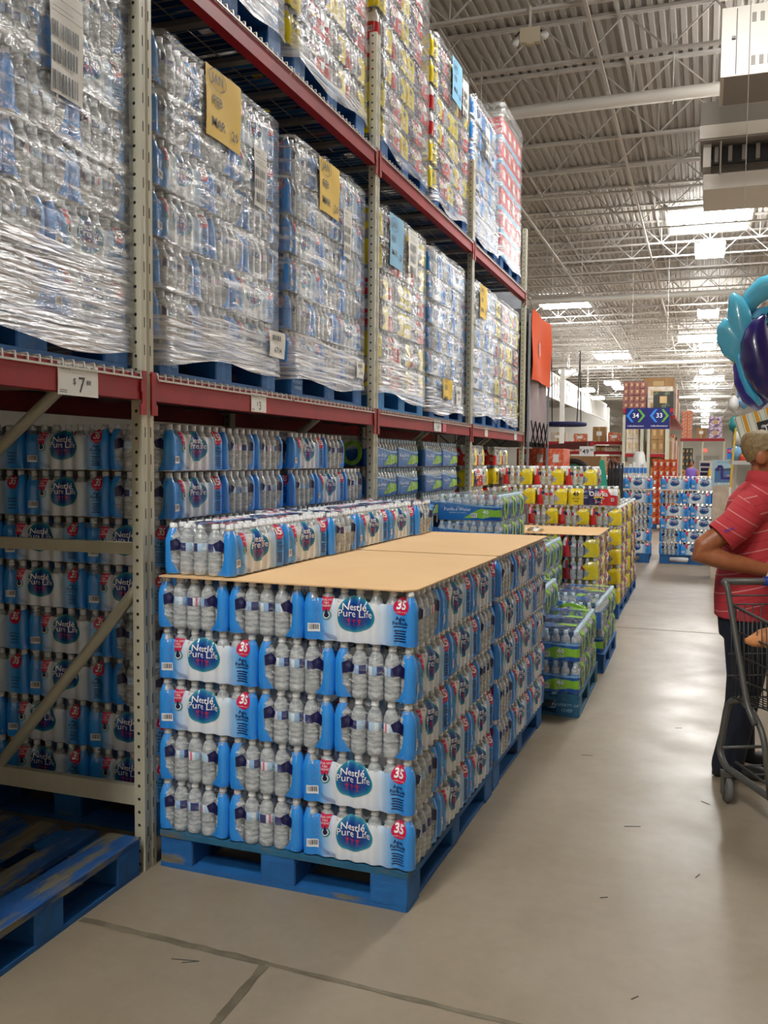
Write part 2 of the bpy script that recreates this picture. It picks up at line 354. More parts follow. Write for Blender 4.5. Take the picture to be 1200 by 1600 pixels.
def film_nestle(near=True):
    f = Film(7, 5, PH, 1.0 if near else 0.45); mb = MB(); La, q = f.La, f.q
    A = lambda fr: fr * f.L - RC
    E_ = lambda v: 0.010 + 0.034 * (abs((v - 0.52) / 0.52) ** 2.6 if v < 0.52 else 0.35 * ((v - 0.52) / 0.48) ** 2)
    nsa = 132 if near else 48; nz = 8 if near else 5
    for back in (False, True):
        zt = lambda a: 0.152 + 0.004 * sin(a * 17) + (0.022 if a < 0.006 or a > La - 0.006 else 0)
        f.patch(mb, lambda v: -(q + E_(v)), lambda v: La + q + E_(v), lambda a: 0.006, zt, nsa, nz, 0, back)
        if near:
            f.patch(mb, lambda v: La + q + E_(v) - 0.002, lambda v: La + q + f.Wa - E_(v) + 0.002, lambda a: 0.006, lambda a: 0.165, 24, 8, 1, back, 0.002)
            f.patch(mb, lambda v: -q, lambda v: La + q + f.Wa, lambda a: 0.160, lambda a: 0.193, 60, 3, 1, back, 0.0015)
        # navy cut-outs beside the end window
        for sgn, base in ((1, La + q), (-1, -q)):
            pts = [(0.010, 0.092), (0.048, 0.100), (0.056, 0.124), (0.030, 0.140), (0.008, 0.130)]
            f.poly(mb, [(sgn * x, z) for x, z in (pts if sgn > 0 else pts[::-1])], 5, base, 0, back, 0.003)
        # logo blob
        n = 28 if near else 14
        prof = lambda t: 1 + 0.10 * (sin(t) > 0) * abs(sin(t)) ** 6 + 0.05 * cos(3 * t + 0.6)
        bl = ell(0.071, 0.060, n, prof); k0 = len(mb.f)
        fan = [(0, 0)] + [(x * 0.62, y * 0.62) for x, y in bl] + bl
        fs = [(0, 1 + k, 1 + (k + 1) % n) for k in range(n)] + [(1 + k, 1 + n + k, 1 + n + (k + 1) % n, 1 + (k + 1) % n) for k in range(n)]
        vs3 = [f.M(A(0.48) + x, 0.103 + y, 0.0016, back) for x, y in fan]
        if near:
            # finer: bisected decals lose uv, so subdivide radially instead
            rr = [0.0, 0.2, 0.4, 0.6, 0.8, 0.92, 1.0]; N = 44; bl = ell(0.071, 0.060, N, prof)
            fan = [(x * r, y * r) for r in rr for x, y in bl]; uvs = [(r * cos(2 * pi * k / N), r * sin(2 * pi * k / N)) for r in rr for k in range(N)]
            fs = [(i * N + k, i * N + (k + 1) % N, (i + 1) * N + (k + 1) % N, (i + 1) * N + k) for i in range(len(rr) - 1) for k in range(N)]
            vs3 = [f.M(A(0.48) + x, 0.103 + y, 0.0016, back) for x, y in fan]
            mb.add(vs3, fs, 2, True, uvs)
        else:
            uvs = [(0, 0)] + [(0.62, 0)] * n + [(1, 0)] * n
            mb.add(vs3, fs, 2, True, uvs)
        f.text(mb, 'Nestlé', 0.034 if near else 0.036, 3, A(0.47), 0.131, back, bold=0.012, res=2 if near else 1)
        f.text(mb, 'Pure Life', 0.036, 3, A(0.48), 0.108, back, bold=0.006, sx=1.0, res=2 if near else 1)
        if near:
            for k in range(3):
                x = A(0.42) + k * 0.021
                f.poly(mb, ell(0.0035, 0.0035, 8), 8, x, 0.088, back, 0.0022)
                f.poly(mb, [(-0.0018, -0.014), (0.0018, -0.014), (0.0018, -0.003), (-0.0018, -0.003)], 8, x, 0.088, back, 0.0022)
                f.poly(mb, [(-0.008, 0.002), (-0.006, 0.003), (0, -0.006), (0.006, 0.003), (0.008, 0.002), (0.001, -0.009), (-0.001, -0.009)][::-1], 8, x, 0.086, back, 0.0024)
                f.poly(mb, [(0, -0.012), (-0.005, -0.021), (-0.003, -0.021), (0, -0.015), (0.003, -0.021), (0.005, -0.021)][::-1], 8, x, 0.088, back, 0.0022)
        # red tag with drop seal
        f.poly(mb, [(-0.022, 0.163), (-0.014, 0.112), (0.012, 0.112), (0.022, 0.160)], 4, A(0.222), 0, back)
        if near:
            for t, z in (('AGUA 100%', 0.151), ('PURA', 0.141), ('CALIDAD', 0.131)): f.text(mb, t, 0.0105, 3, A(0.222), z, back, bold=0.01, sx=0.75, res=1)
        f.poly(mb, ell(0.0165, 0.017, 18), 7, A(0.226), 0.098, back, 0.0018)
        f.poly(mb, ell(0.0125, 0.013, 16), 3, A(0.226), 0.098, back, 0.0024)
        f.poly(mb, ell(0.009, 0.009, 14), 5, A(0.226), 0.098, back, 0.003)
        f.poly(mb, [(-0.007, 0), (0.007, 0), (0, 0.020)], 5, A(0.226), 0.103, back, 0.003)
        # red count disc
        f.poly(mb, ell(0.029, 0.029, 22, lambda t: 1 + 0.16 * max(0, sin(t)) ** 8), 4, A(0.875), 0.143, back, 0.0016)
        f.text(mb, '35', 0.041, 3, A(0.875), 0.148, back, 0.003, bold=0.035, sx=0.95, res=2)
        if near:
            f.text(mb, 'botella de 0,5 l', 0.0075, 3, A(0.875), 0.125, back, 0.003, bold=0.0, res=1)
            f.text(mb, 'Agua', 0.018, 5, A(0.87), 0.103, back, bold=0.015, res=1); f.text(mb, 'Purificada', 0.018, 5, A(0.87), 0.087, back, bold=0.015, sx=0.8, res=1)
        f.rect(mb, 0.05, 0.003, 5, A(0.87), 0.074, back)
        for k in range(5 if near else 3): f.rect(mb, 0.046 - 0.006 * (k % 2), 0.0035, 5, A(0.87), 0.060 - 0.009 * k * (1 if near else 1.6), back, 0.0018)
        # barcode and mountain line-work
        f.rect(mb, 0.045, 0.030, 3, A(0.11), 0.050, back)
        if near:
            for x0, x1 in barcode(13, 0.036, 1): f.poly(mb, [(x0, -0.009), (x1, -0.009), (x1, 0.009), (x0, 0.009)], 6, A(0.11), 0.052, back, 0.002)
            rr = random.Random(3); pts = [(0.15, 0.062), (0.18, 0.048), (0.20, 0.038), (0.23, 0.026), (0.26, 0.020), (0.32, 0.014)]
            for k in range(len(pts) - 1):
                (x0, z0), (x1, z1) = pts[k], pts[k + 1]
                for d in (0, 0.007, -0.006):
                    f.poly(mb, [(A(x0), z0 + d - 0.001), (A(x1), z1 + d * 0.6 - 0.001), (A(x1), z1 + d * 0.6 + 0.001), (A(x0), z0 + d + 0.001)], 9, 0, 0, back)
            for k in range(22):
                f.rect(mb, 0.004, 0.003, 9, A(0.12 + 0.035 * rr.random()), 0.075 + 0.075 * rr.random(), back)
        else:
            for k in range(5): f.rect(mb, 0.003, 0.018, 6, A(0.11) - 0.014 + 0.007 * k, 0.052, back, 0.002)
    return f, mb
def top_film(f, mb, style):
    """printed film over the caps of a pack on top of a stack; returns material list index base"""
    L, W_ = f.L, f.W
    def zz(x, y):
        px, py = (x + L / 2) / P, (y + W_ / 2) / P
        return f.H + 0.001 - 0.006 * (1 - abs(sin(pi * px))) - 0.006 * (1 - abs(sin(pi * py)))
    mb.grid(lambda u, v: ((u - 0.5) * (L - 0.04), (v - 0.5) * (W_ - 0.04), zz((u - 0.5) * (L - 0.04), (v - 0.5) * (W_ - 0.04))), f.n * 4, f.m * 4, 1, True)
    def flat(poly, m, cx, cy, dz=0.003):
        mb.add([(cx + x, cy + y, f.H + dz - 0.001) for x, y in poly], [tuple(range(len(poly)))], m)
    return flat

# ---- 40-pack with yellow, navy and red film
Y0 = H('f2dc1e'); NV = H('23255f'); RD = H('d2252f')
F_oz = film_mat('film_yellow_navy_red', [(-0.1, Y0), (0.128, Y0), (0.132, NV), (0.285, NV), (0.289, RD), (0.55, RD)], vstops=[(0, (1, 1, 1)), (1, (1, 1, 1))])
OZ = [F_oz, F_clear, I_black, I_white, I_red, I_navy, mat('ink_yellow', Y0, 0.3)]
def film_oz(near=True):
    f = Film(8, 5, PH, 0.6); mb = MB(); La, q = f.La, f.q
    A = lambda fr: fr * f.L - RC
    for back in (False, True):
        EL = lambda v: 0.075 + 0.03 * cos(v * 9.0) ; ER = lambda v: 0.022 + 0.03 * max(0, 0.75 - v)
        f.patch(mb, lambda v: -(q + EL(v)), lambda v: La + q + ER(v), lambda a: 0.006, lambda a: 0.168 + 0.004 * sin(a * 30), 40, 8, 0, back)
        f.patch(mb, lambda v: -q, lambda v: La + q + f.Wa, lambda a: 0.165, lambda a: 0.193, 40, 2, 1, back, 0.0015)
        f.poly(mb, [(A(0.86), 0.112), (A(0.99) + 0.02, 0.100), (A(0.99) + 0.02, 0.172), (A(0.80), 0.172)], 3, 0, 0, back)
        f.text(mb, '40', 0.060, 2, A(0.17), 0.112, back, bold=0.03, res=1)
        f.text(mb, 'BOTTLES', 0.022, 2, A(0.17), 0.068, back, bold=0.015, sx=0.8, res=1); f.rect(mb, 0.05, 0.004, 2, A(0.17), 0.045, back); f.rect(mb, 0.05, 0.004, 2, A(0.17), 0.036, back)
        st = [((0.062 if k % 2 == 0 else 0.026) * sin(pi * k / 5) * 1.25, (0.062 if k % 2 == 0 else 0.026) * cos(pi * k / 5)) for k in range(10)]
        f.poly(mb, st[::-1], 4, A(0.63), 0.088, back, 0.0018); 
        f.poly(mb, [(x * 0.8, y * 0.8 - 0.012) for x, y in st][::-1], 3, A(0.63), 0.075, back, 0.0023); f.poly(mb, [(x * 0.62, y * 0.62 - 0.012) for x, y in st][::-1], 5, A(0.63), 0.075, back, 0.0028)
        f.text(mb, 'Ozarka', 0.062, 3, A(0.62), 0.118, back, 0.0036, bold=0.035, res=2)
        f.rect(mb, 0.09, 0.010, 6, A(0.62), 0.086, back, 0.0036)
        f.rect(mb, 0.03, 0.034, 3, A(0.90), 0.065, back, 0.002)
        for k in range(4): f.rect(mb, 0.003, 0.022, 2, A(0.90) - 0.009 + 0.006 * k, 0.066, back, 0.003)
        f.text(mb, 'NATURAL', 0.012, 3, A(0.36), 0.10, back, bold=0.01, res=1); f.rect(mb, 0.05, 0.003, 3, A(0.36), 0.085, back); f.rect(mb, 0.04, 0.003, 3, A(0.36), 0.077, back)
        pts = [(0.020, 0.105), (0.055, 0.112), (0.050, 0.135), (0.018, 0.142)]
        f.poly(mb, pts, 5, La + q, 0, back, 0.003)
    return f, mb
# ---- 40-pack of purified water with blue and green film
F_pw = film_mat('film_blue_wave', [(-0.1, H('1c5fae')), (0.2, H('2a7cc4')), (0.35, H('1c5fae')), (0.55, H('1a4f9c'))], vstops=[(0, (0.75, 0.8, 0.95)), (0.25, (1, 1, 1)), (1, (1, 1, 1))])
I_green = mat('ink_lime', H('8cc43a'), 0.3); I_lblue = mat('ink_light_blue', H('7fb4e0'), 0.3)
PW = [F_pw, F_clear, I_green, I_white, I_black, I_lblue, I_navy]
def film_pw(near=True):
    f = Film(8, 5, PH, 0.6); mb = MB(); La, q = f.La, f.q
    A = lambda fr: fr * f.L - RC
    for back in (False, True):
        f.patch(mb, lambda v: -(q + 0.035), lambda v: La + q + 0.035, lambda a: 0.006, lambda a: 0.116 + 0.016 * cos((a + 0.02) * 7.5), 40, 6, 0, back)
        f.patch(mb, lambda v: -q, lambda v: La + q + f.Wa, lambda a: 0.10, lambda a: 0.193, 40, 4, 1, back, 0.0015)
        f.patch(mb, lambda v: -(q), lambda v: La + q, lambda a: 0.118 + 0.016 * cos((a + 0.02) * 7.5), lambda a: 0.128 + 0.014 * cos((a + 0.03) * 7.5), 30, 1, 5, back, 0.001)
        sw = [(0.42, 0.022), (0.5, 0.020), (0.62, 0.024), (0.72, 0.020), (0.85, 0.034), (1.0, 0.032), (1.0, 0.088), (0.9, 0.082), (0.8, 0.088), (0.68, 0.092), (0.6, 0.075), (0.5, 0.045)]
        f.poly(mb, [(A(x), z) for x, z in sw], 2, 0, 0, back)
        f.text(mb, '40', 0.045, 3, A(0.76), 0.066, back, bold=0.025, res=1)
        f.text(mb, '16.9 FL OZ', 0.010, 3, A(0.76), 0.041, back, bold=0.01, res=1); f.text(mb, 'BOTTLES', 0.010, 3, A(0.76), 0.032, back, bold=0.01, res=1)
        f.text(mb, 'Purified Water', 0.034, 3, A(0.32), 0.084, back, bold=0.006, res=1); f.text(mb, 'ENHANCED WITH MINERALS', 0.010, 3, A(0.33), 0.060, back, bold=0.0, res=1)
        f.rect(mb, 0.046, 0.030, 3, A(0.575), 0.043, back, 0.002)
        for k in range(6): f.rect(mb, 0.003, 0.022, 4, A(0.575) - 0.016 + 0.0064 * k, 0.043, back, 0.003)
        # lime loop on the end
        c = La + q + f.Wa / 2; N = 22
        pts = [(rx * cos(2 * pi * k / N), rz * sin(2 * pi * k / N)) for rx, rz in ((0.075, 0.082), (0.045, 0.055)) for k in range(N)]
        f.decal(mb, pts, [(k, (k + 1) % N, N + (k + 1) % N, N + k) for k in range(N)], 2, c, 0.098, back, 0.004)
        for d in (-1, 1): f.rect(mb, 0.03, 0.09, 0, c + d * 0.1, 0.06, back, 0.003)
    return f, mb

BM_near = None
def bottle_meshes():
    d = {}
    for key, lab, cp in (('n', M_lab, M_cap), ('o', M_labr, M_cap), ('p', M_labm, M_capb)):
        mb = MB(); bottle_mb(mb, n=14, cap=False); d[key] = mb.mesh('bottle', [M_clear, lab, cp])
        mb = MB(); bottle_mb(mb, n=10, lo=True); d[key + 'lo'] = mb.mesh('bottle', [M_clear, lab, cp])
        mb = MB(); mb.lathe([(0.0140, 0.177), (0.0152, 0.178), (0.0152, 0.183), (0.0142, 0.184), (0.0145, 0.1945), (0.012, 0.196), (0.0, 0.196)], 10, 0); d[key + 'cap'] = mb.mesh('cap', [cp])
    return d
BOT = bottle_meshes()
STY = {'n': (film_nestle, NEST, 7, 5), 'o': (film_oz, OZ, 8, 5), 'p': (film_pw, PW, 8, 5)}
PK = {}
def pk(style, kind):
    """cached meshes: 'near' film, 'far' film + bottles in one mesh, with 't' a top film"""
    k = (style, kind)
    if k in PK: return PK[k]
    fn, mats, n, m = STY[style]; near = kind.startswith('near')
    f, mb = fn(near and style == 'n')
    mats = list(mats)
    if kind.endswith('t') and kind != 'nt':
        flat = top_film(f, mb, style)
        if style == 'n':
            for sx in (-1, 1):
                flat([(-0.06, -0.012), (0.06, -0.012), (0.06, 0.012), (-0.06, 0.012)], 4, sx * 0.12, 0.085 * sx, 0.002); flat(ell(0.055, 0.030, 14), 5, 0.10 * sx, -0.04 * sx, 0.002); flat(ell(0.022, 0.018, 12), 4, -0.16 * sx, -0.03 * sx, 0.0025)
            flat([(-0.2, -0.02), (0.2, -0.02), (0.2, 0.025), (-0.2, 0.025)], 9, 0, 0, 0.0015)
        if style == 'p':
            flat([(-0.17, -0.05), (0.05, -0.06), (0.19, -0.02), (0.12, 0.05), (-0.1, 0.06)], 0, 0, 0, 0.002); flat([(0.06, 0.03), (0.2, 0.0), (0.2, 0.07), (0.1, 0.08)], 2, 0, 0, 0.0025)
    if not near and kind != 'film':
        nb = len(mats); mats += [M_clear, {'n': M_lab, 'o': M_labr, 'p': M_labm}[style], M_capb if style == 'p' else M_cap]
        b = MB(); r = random.Random(5)
        for i in range(n):
            for j in range(m):
                c = (-f.L / 2 + P * (i + .5), -f.W / 2 + P * (j + .5), 0)
                if i in (0, n - 1) or j in (0, m - 1): bottle_mb(b, c, 8, True)
                else: b.lathe([(0.029, 0.122), (0.0265, 0.146), (0.0130, 0.172), (0.0140, 0.172), (0.0145, 0.1945), (0.0, 0.1955)], 6, 0, c)
        o = len(mb.v); of = len(mb.f); mb.v += b.v
        for k, ff in enumerate(b.f):
            mb.f.append([i + o for i in ff]); mb.m.append(b.m[k] + nb); mb.sm.append(b.sm[k])
            if k in b.uv: mb.uv[of + k] = b.uv[k]
    PK[k] = mb.mesh('bottle_pack' if not near else 'shrink_film', mats); return PK[k]
PNM = {'n': 'water_pack', 'o': 'spring_water_pack', 'p': 'purified_water_pack'}
STYN = {'n': 'blue and white 35-bottle pack', 'o': 'yellow, navy and red 40-bottle pack', 'p': 'blue and lime 40-bottle pack'}
GRP = {'n': 'blue and white water packs', 'o': 'yellow and red water packs', 'p': 'blue and lime water packs'}
def pack(style, x, y, z, q, label, lod='far', sides='se', top=False, caps=False, jit=1.0, frame=None):
    """q = quarter turns (0: long side faces -Y, 1: long side faces +X); sides: world sides whose bottles are separate parts"""
    fx, fy, fr = frame if frame else (0, 0, 0)
    j = R_.uniform(-.006, .006) * jit
    X = fx + cos(fr) * x - sin(fr) * y + R_.uniform(-.0015, .0015) * jit; Y = fy + sin(fr) * x + cos(fr) * y + R_.uniform(-.0015, .0015) * jit
    rz = q * pi / 2 + fr + j
    if lod == 'far':
        return put(PNM[style], pk(style, 'far' + ('t' if top else '')), None, (X, Y, z), rz, label, 'water pack', GRP[style])
    t = thing(PNM[style], label, 'water pack', (X, Y, z), rz, GRP[style])
    put('shrink_film', pk(style, 'near' + ('t' if top else '')), t)
    _, _, n, m = STY[style]; L, W_ = n * P, m * P
    # world side -> local side for a quarter turn
    order = 'sewn'; loc = {0: 'FRBL', 1: 'LFRB', 2: 'BLFR', 3: 'RBLF'}[q % 4]
    mp = dict(zip('senw', loc[0] + loc[1] + loc[2] + loc[3]))
    use = set(mp[s] for s in sides)
    key = style if lod == 'near' else style + 'lo'
    for i in range(n):
        for jj in range(m):
            if ('F' in use and jj == 0) or ('B' in use and jj == m - 1) or ('L' in use and i == 0) or ('R' in use and i == n - 1) or (top and lod == 'near'):
                b = put('bottle', BOT[key], t, (-L / 2 + P * (i + .5), -W_ / 2 + P * (jj + .5), 0), R_.uniform(0, 6.28))
                if lod == 'near': put('cap', BOT[style + 'cap'], b)
    return t
# ------------------------------------------------------------------ the building
def floor_mat():
    m = mat('sealed_concrete', (0.42, 0.38, 0.31), 0.34, spec=0.5); nt = m.node_tree; b = nt.nodes['Principled BSDF']
    tc = nt.nodes.new('ShaderNodeTexCoord')
    def noise(sc, det, rg=0.6):
        n = nt.nodes.new('ShaderNodeTexNoise'); n.inputs['Scale'].default_value = sc; n.inputs['Detail'].default_value = det; n.inputs['Roughness'].default_value = rg
        nt.links.new(tc.outputs['Object'], n.inputs[0]); return n.outputs[0]
    c1 = ramp(nt, noise(0.9, 8), [(0.3, H('867864')), (0.5, H('8f826f')), (0.72, H('998d7b'))])
    c2 = ramp(nt, noise(14, 8, .7), [(0.28, (0.86, 0.85, 0.84)), (0.62, (1, 1, 1))])
    c3 = ramp(nt, noise(95, 3), [(0.24, (0.7, 0.68, 0.66)), (0.32, (1, 1, 1))])
    prev = c1
    for c in (c2, c3):
        mx = nt.nodes.new('ShaderNodeMix'); mx.data_type = 'RGBA'; mx.blend_type = 'MULTIPLY'; mx.inputs[0].default_value = 0.8
        nt.links.new(prev, mx.inputs[6]); nt.links.new(c, mx.inputs[7]); prev = mx.outputs[2]
    nt.links.new(prev, b.inputs['Base Color'])
    r = ramp(nt, noise(3.0, 6), [(0.3, (0.30,) * 3), (0.7, (0.44,) * 3)]); nt.links.new(r, b.inputs['Roughness'])
    return m
M_floor = floor_mat(); M_joint = mat('floor_joint', H('5c5443'), 0.7, noise=(9, H('746a57'), .4, .6)); M_hair = mat('hairline', H('4c4842'), .8)
# slabs between saw-cut joints
fl = MB(); fl.box((-12, 60, -0.06), (84, 190, 0.12)); FLOOR = fl.build('floor', M_floor, kind='structure')
j = MB()
def joint_strip(pts, w, seed, zz=.0012):
    r = random.Random(seed); n = len(pts)
    for i in range(n - 1):
        a, b = Vector(pts[i]), Vector(pts[i + 1]); k = max(2, int((b - a).length / 0.06)); d = (b - a).normalized(); s = Vector((-d.y, d.x, 0))
        L_ = [(a.lerp(b, t / k) + s * (w * (0.5 + 0.14 * r.uniform(-1, 1))), a.lerp(b, t / k) - s * (w * (0.5 + 0.14 * r.uniform(-1, 1)))) for t in range(k + 1)]
        for t in range(k): j.add([(*L_[t][0][:2], zz), (*L_[t][1][:2], zz), (*L_[t + 1][1][:2], zz), (*L_[t + 1][0][:2], zz)], [(0, 1, 2, 3)], 0)
joint_strip([(-1.97, 2.52, 0), (-1.55, 2.50, 0), (-1.25, 2.49, 0)], .030, 1); joint_strip([(-1.25, 2.49, 0), (-0.2, 2.44, 0), (1.6, 2.40, 0)], .020, 4)
joint_strip([(-1.252, 2.476, 0), (-1.25, 2.2, 0), (-1.235, 1.6, 0)], .028, 2, .0019)
j.build('joint_filler', M_joint, FLOOR, (0, 0, 0))
h_ = MB()
for Y in (8.84, 15.2, 21.5): h_.box((-3, Y, .0008), (12, .010, .0012))
for X, Y, a, l in ((-.25, 4.0, .3, .07), (0.02, 3.6, 1.2, .04), (-.3, 3.3, .5, .03), (.05, 4.4, 2.4, .05), (-.55, 4.9, .1, .06), (-.15, 2.7, .9, .03), (-.1, 5.6, .4, .04), (-1.5, 2.42, .2, .09), (-1.48, 2.415, .5, .05)):
    h_.bar((X - l / 2 * cos(a), Y - l / 2 * sin(a), .001), (X + l / 2 * cos(a), Y + l / 2 * sin(a), .001), .004, .001)
h_.build('scuff_marks', M_hair, FLOOR)

# roof: corrugated white deck on open-web joists
M_deck = mat('roof_deck_white', H('aeaaa5'), 0.55, noise=(0.35, H('9e9993'), .35, .7)); M_steel = mat('joist_white', H('c6c2bd'), 0.5)
ZC, ZD, Y0J, DJ, RIDGE, SLOPE = 7.50, 8.12, 12.3, 1.74, 45.0, 0.022
def roof_z(y): return -SLOPE * max(0, y - RIDGE)
dk = MB(); pitch = .152
prof = []
xx = -54.0
while xx < 14: prof += [(xx, 0), (xx + .07, 0), (xx + .085, .038), (xx + .137, .038)]; xx += pitch
ys = [-8, 10, RIDGE, 150]
dv = [(x, y, ZD + z + roof_z(y)) for y in ys for x, z in prof]; n = len(prof)
dk.add(dv, [(i * n + k, i * n + k + 1, (i + 1) * n + k + 1, (i + 1) * n + k) for i in range(len(ys) - 1) for k in range(n - 1)])
CEIL = dk.build('ceiling', M_deck, kind='structure')
XJ0, XJ1 = -40.0, 9.0
tm = MB(); tm.box(((XJ0 + XJ1) / 2, -.03, .60), (XJ1 - XJ0, .05, .04)); tm.box(((XJ0 + XJ1) / 2, .03, .60), (XJ1 - XJ0, .05, .04)); TOPC = tm.mesh('top_chord', M_steel)
bmh = MB(); bmh.box(((XJ0 + XJ1) / 2, -.028, 0), (XJ1 - XJ0, .045, .035)); bmh.box(((XJ0 + XJ1) / 2, .028, 0), (XJ1 - XJ0, .045, .035)); BOTC = bmh.mesh('bottom_chord', M_steel)
wb = MB(); x = XJ0; st = .62
while x < XJ1 - 2 * st:
    wb.bar((x, 0, .59), (x + st, 0, .01), .022, .022); wb.bar((x + st, 0, .01), (x + 2 * st, 0, .59), .022, .022)
    wb.bar((x + st, 0, .01), (x + st, 0, .59), .018, .018); x += 2 * st
WEB = wb.mesh('web_rods', M_steel)
for k in range(-5, 76):
    Y = Y0J + DJ * k
    t = put('roof_joist', None, None, (0.35 * sin(k * 2.1), Y, ZC + roof_z(Y)), kind='structure')
    put('top_chord', TOPC, t); put('bottom_chord', BOTC, t); put('web_rods', WEB, t, kind='stuff')
# girders (along X, deeper), bridging along Y, sprinkler mains
M_pipe = mat('sprinkler_white', H('d8d4cd'), 0.4)
for k, (Y, z, r) in enumerate(((14.9, 7.18, .10), (31.5, 7.0, .10), (50, 6.7, .09), (70, 6.2, .09))):
    b = MB(); b.tube([(-42, Y, z), (9, Y, z)], r, 12); o = b.build('sprinkler_main', M_pipe, kind='structure')
    b = MB()
    for x in range(-40, 9, 3):
        b.tube([(x + .4, Y, z + r), (x + .4, Y, z + .9)], .012, 6); b.tube([(x + .4, Y - .0, z - r), (x + .4, Y, z - r - .05)], .02, 6)
    b.build('pipe_hanger', M_pipe, o, kind='stuff')
for k, x in enumerate((-16.5, -10.3, -4.2, -1.6, 1.8)):
    b = MB()
    for i in range(len(ys) - 1):
        b.bar((x, ys[i], ZC - .03 + roof_z(ys[i])), (x, ys[i + 1], ZC - .03 + roof_z(ys[i + 1])), .045, .045)
        b.bar((x + .25, ys[i], ZD - .05 + roof_z(ys[i])), (x + .25, ys[i + 1], ZD - .05 + roof_z(ys[i + 1])), .04, .04)
    b.build('bridging', M_steel, kind='structure')
M_wall = mat('wall_paint', H('cfcabf'), 0.7, noise=(.5, H('c2bcb0'), .35, .7))
def slab(name, c, d, m): b = MB(); b.box(c, d); return b.build(name, m, kind='structure')
slab('wall_back', (-20, 122, 3.4), (70, .3, 6.8), M_wall)
slab('wall_right', (10, 57, 4.1), (.3, 130, 8.2), M_wall); slab('wall_front', (-20, -8, 4.1), (62, .3, 8.2), M_wall); slab('wall_left', (-52, 57, 4.1), (.3, 130, 8.2), M_wall)

# fluorescent high bays and daylight panels: each lights the place itself
M_tube = mat('lamp_diffuser', (1, 1, 1), .5, emit=((1.0, 0.98, 0.94), LAMP_E)); M_sky = mat('daylight_panel_lens', (1, 1, 1), .5, emit=((0.95, 0.98, 1.0), SKY_E))
M_house = mat('lamp_housing', H('dcdcd8'), .4)
hb = MB(); hb.add([(-.30, -.62, .02), (.30, -.62, .02), (.30, .62, .02), (-.30, .62, .02), (-.29, -.68, 0), (.29, -.68, 0), (.29, .68, 0), (-.29, .68, 0), (-.22, -.6, .10), (.22, -.6, .10), (.22, .6, .10), (-.22, .6, .10)],
    [(8, 9, 10, 11), (4, 8, 11, 7), (5, 6, 10, 9), (4, 5, 9, 8), (7, 11, 10, 6), (0, 4, 7, 3), (1, 2, 6, 5), (0, 1, 5, 4), (3, 7, 6, 2)])
HB_H = hb.mesh('housing', M_house)
hd = MB(); hd.add([(-.35, -.65, -.10), (.35, -.65, -.10), (.35, .65, -.10), (-.35, .65, -.10), (-.37, -.67, .0), (.37, -.67, .0), (.37, .67, .0), (-.37, .67, .0)], [(3, 2, 1, 0), (0, 1, 5, 4), (1, 2, 6, 5), (2, 3, 7, 6), (3, 0, 4, 7)]); [hd.add([(x - .035, -.6, .045), (x + .035, -.6, .045), (x + .035, .6, .045), (x - .035, .6, .045)], [(0, 1, 2, 3)]) for x in (-.33, .33)]; HB_D = hd.mesh('diffuser', M_tube)  # diffuser lens plus added glowing strips on top that brighten the ceiling
def high_bay(x, y, z, label, rod=None):
    t = thing('ceiling_light', label, 'ceiling light', (x, y, z), 0, 'fluorescent high bay lights')
    put('housing', HB_H, t); put('diffuser', HB_D, t)
    top = rod if rod else ZC + roof_z(y) - z
    b = MB()
    for d in (-.35, .35): b.tube([(0, d, .10), (0, d * .2, top)], .012, 6)
    b.build('suspension_rod', M_steel, t)
    return t
ROW = [25.7, 36.6, 46.6, 57, 66, 75, 84, 93, 102]
for k, y in enumerate(ROW):
    high_bay(0.0, y, 7.15 + roof_z(y), ('glowing rectangular ceiling light over the aisle, ' + ['nearest one in view, below the big daylight panel', 'second one along the aisle, left of the inflatables', 'third along, above the bright column of lights'][k]) if k < 3 else 'far ceiling light merging into the bright column of lamps over the aisle')
for k, (x, y, z) in enumerate(((-6.39, 45.4, 5.9), (-6.6, 54.9, 5.75), (-6.75, 61.9, 5.75), (-4.8, 50.9, 5.8))):
    high_bay(x, y, z, ['lamp on a long rod right of the orange banner', 'second long-rod lamp past the orange banner, in front of the white truss', 'third and smallest long-rod lamp past the orange banner', 'lamp glowing just left of the purple-brown carton stack'][k])
for x, y in ((1.9, 14.9), (0.3, 8.4), (-1.6, -4.3), (-1.75, -0.9), (6.5, 14), (6.5, 25), (-12, 28), (-13, 37), (7, 38), (-15, 50), (7.5, 52), (-19, 64), (8.3, 66), (-23, 80), (8.5, 82), (-26, 96), (8.5, 98), (-12, 100), (-12, 112), (0, 113), (8.6, 110)):  # lamps added to brighten the stacks, the roof and the far hall
    high_bay(x, y, 7.15 + roof_z(y), 'added ceiling light that brightens the aisle and hall from above')
sk = MB(); sk.box((0, 0, 0), (2.0, 2.6, .05)); SKM = sk.mesh('lens', M_sky)
skf = MB()
for s in (-1, 1): skf.box((s * 1.04, 0, .0), (.08, 2.76, .10)); skf.box((0, s * 1.34, 0), (2.0, .08, .10))
SKF = skf.mesh('curb', M_steel)
for k, (x, y) in enumerate(((-.05, 26.2), (-5.6, 38.0), (-5.3, 56.0), (-.4, 50), (0.2, 70), (-.1, 92), (-6, 75))):
    t = thing('skylight', ['large bright daylight panel in the roof over the nearest aisle lamp', 'bright daylight panel in the roof right of the orange banner', 'daylight panel in the roof above the long-rod lamps', 'daylight panel in the roof left of the blue inflatables', 'daylight panel behind the bright column of lamps', 'farthest daylight panel at the end of the column of lamps', 'far daylight panel left of the aisle sign'][k], 'skylight', (x, y, ZD - .07 + roof_z(y)), rot=(-math.atan(SLOPE) if y > RIDGE else 0, 0, 0))
    put('lens', SKM, t); put('curb', SKF, t)
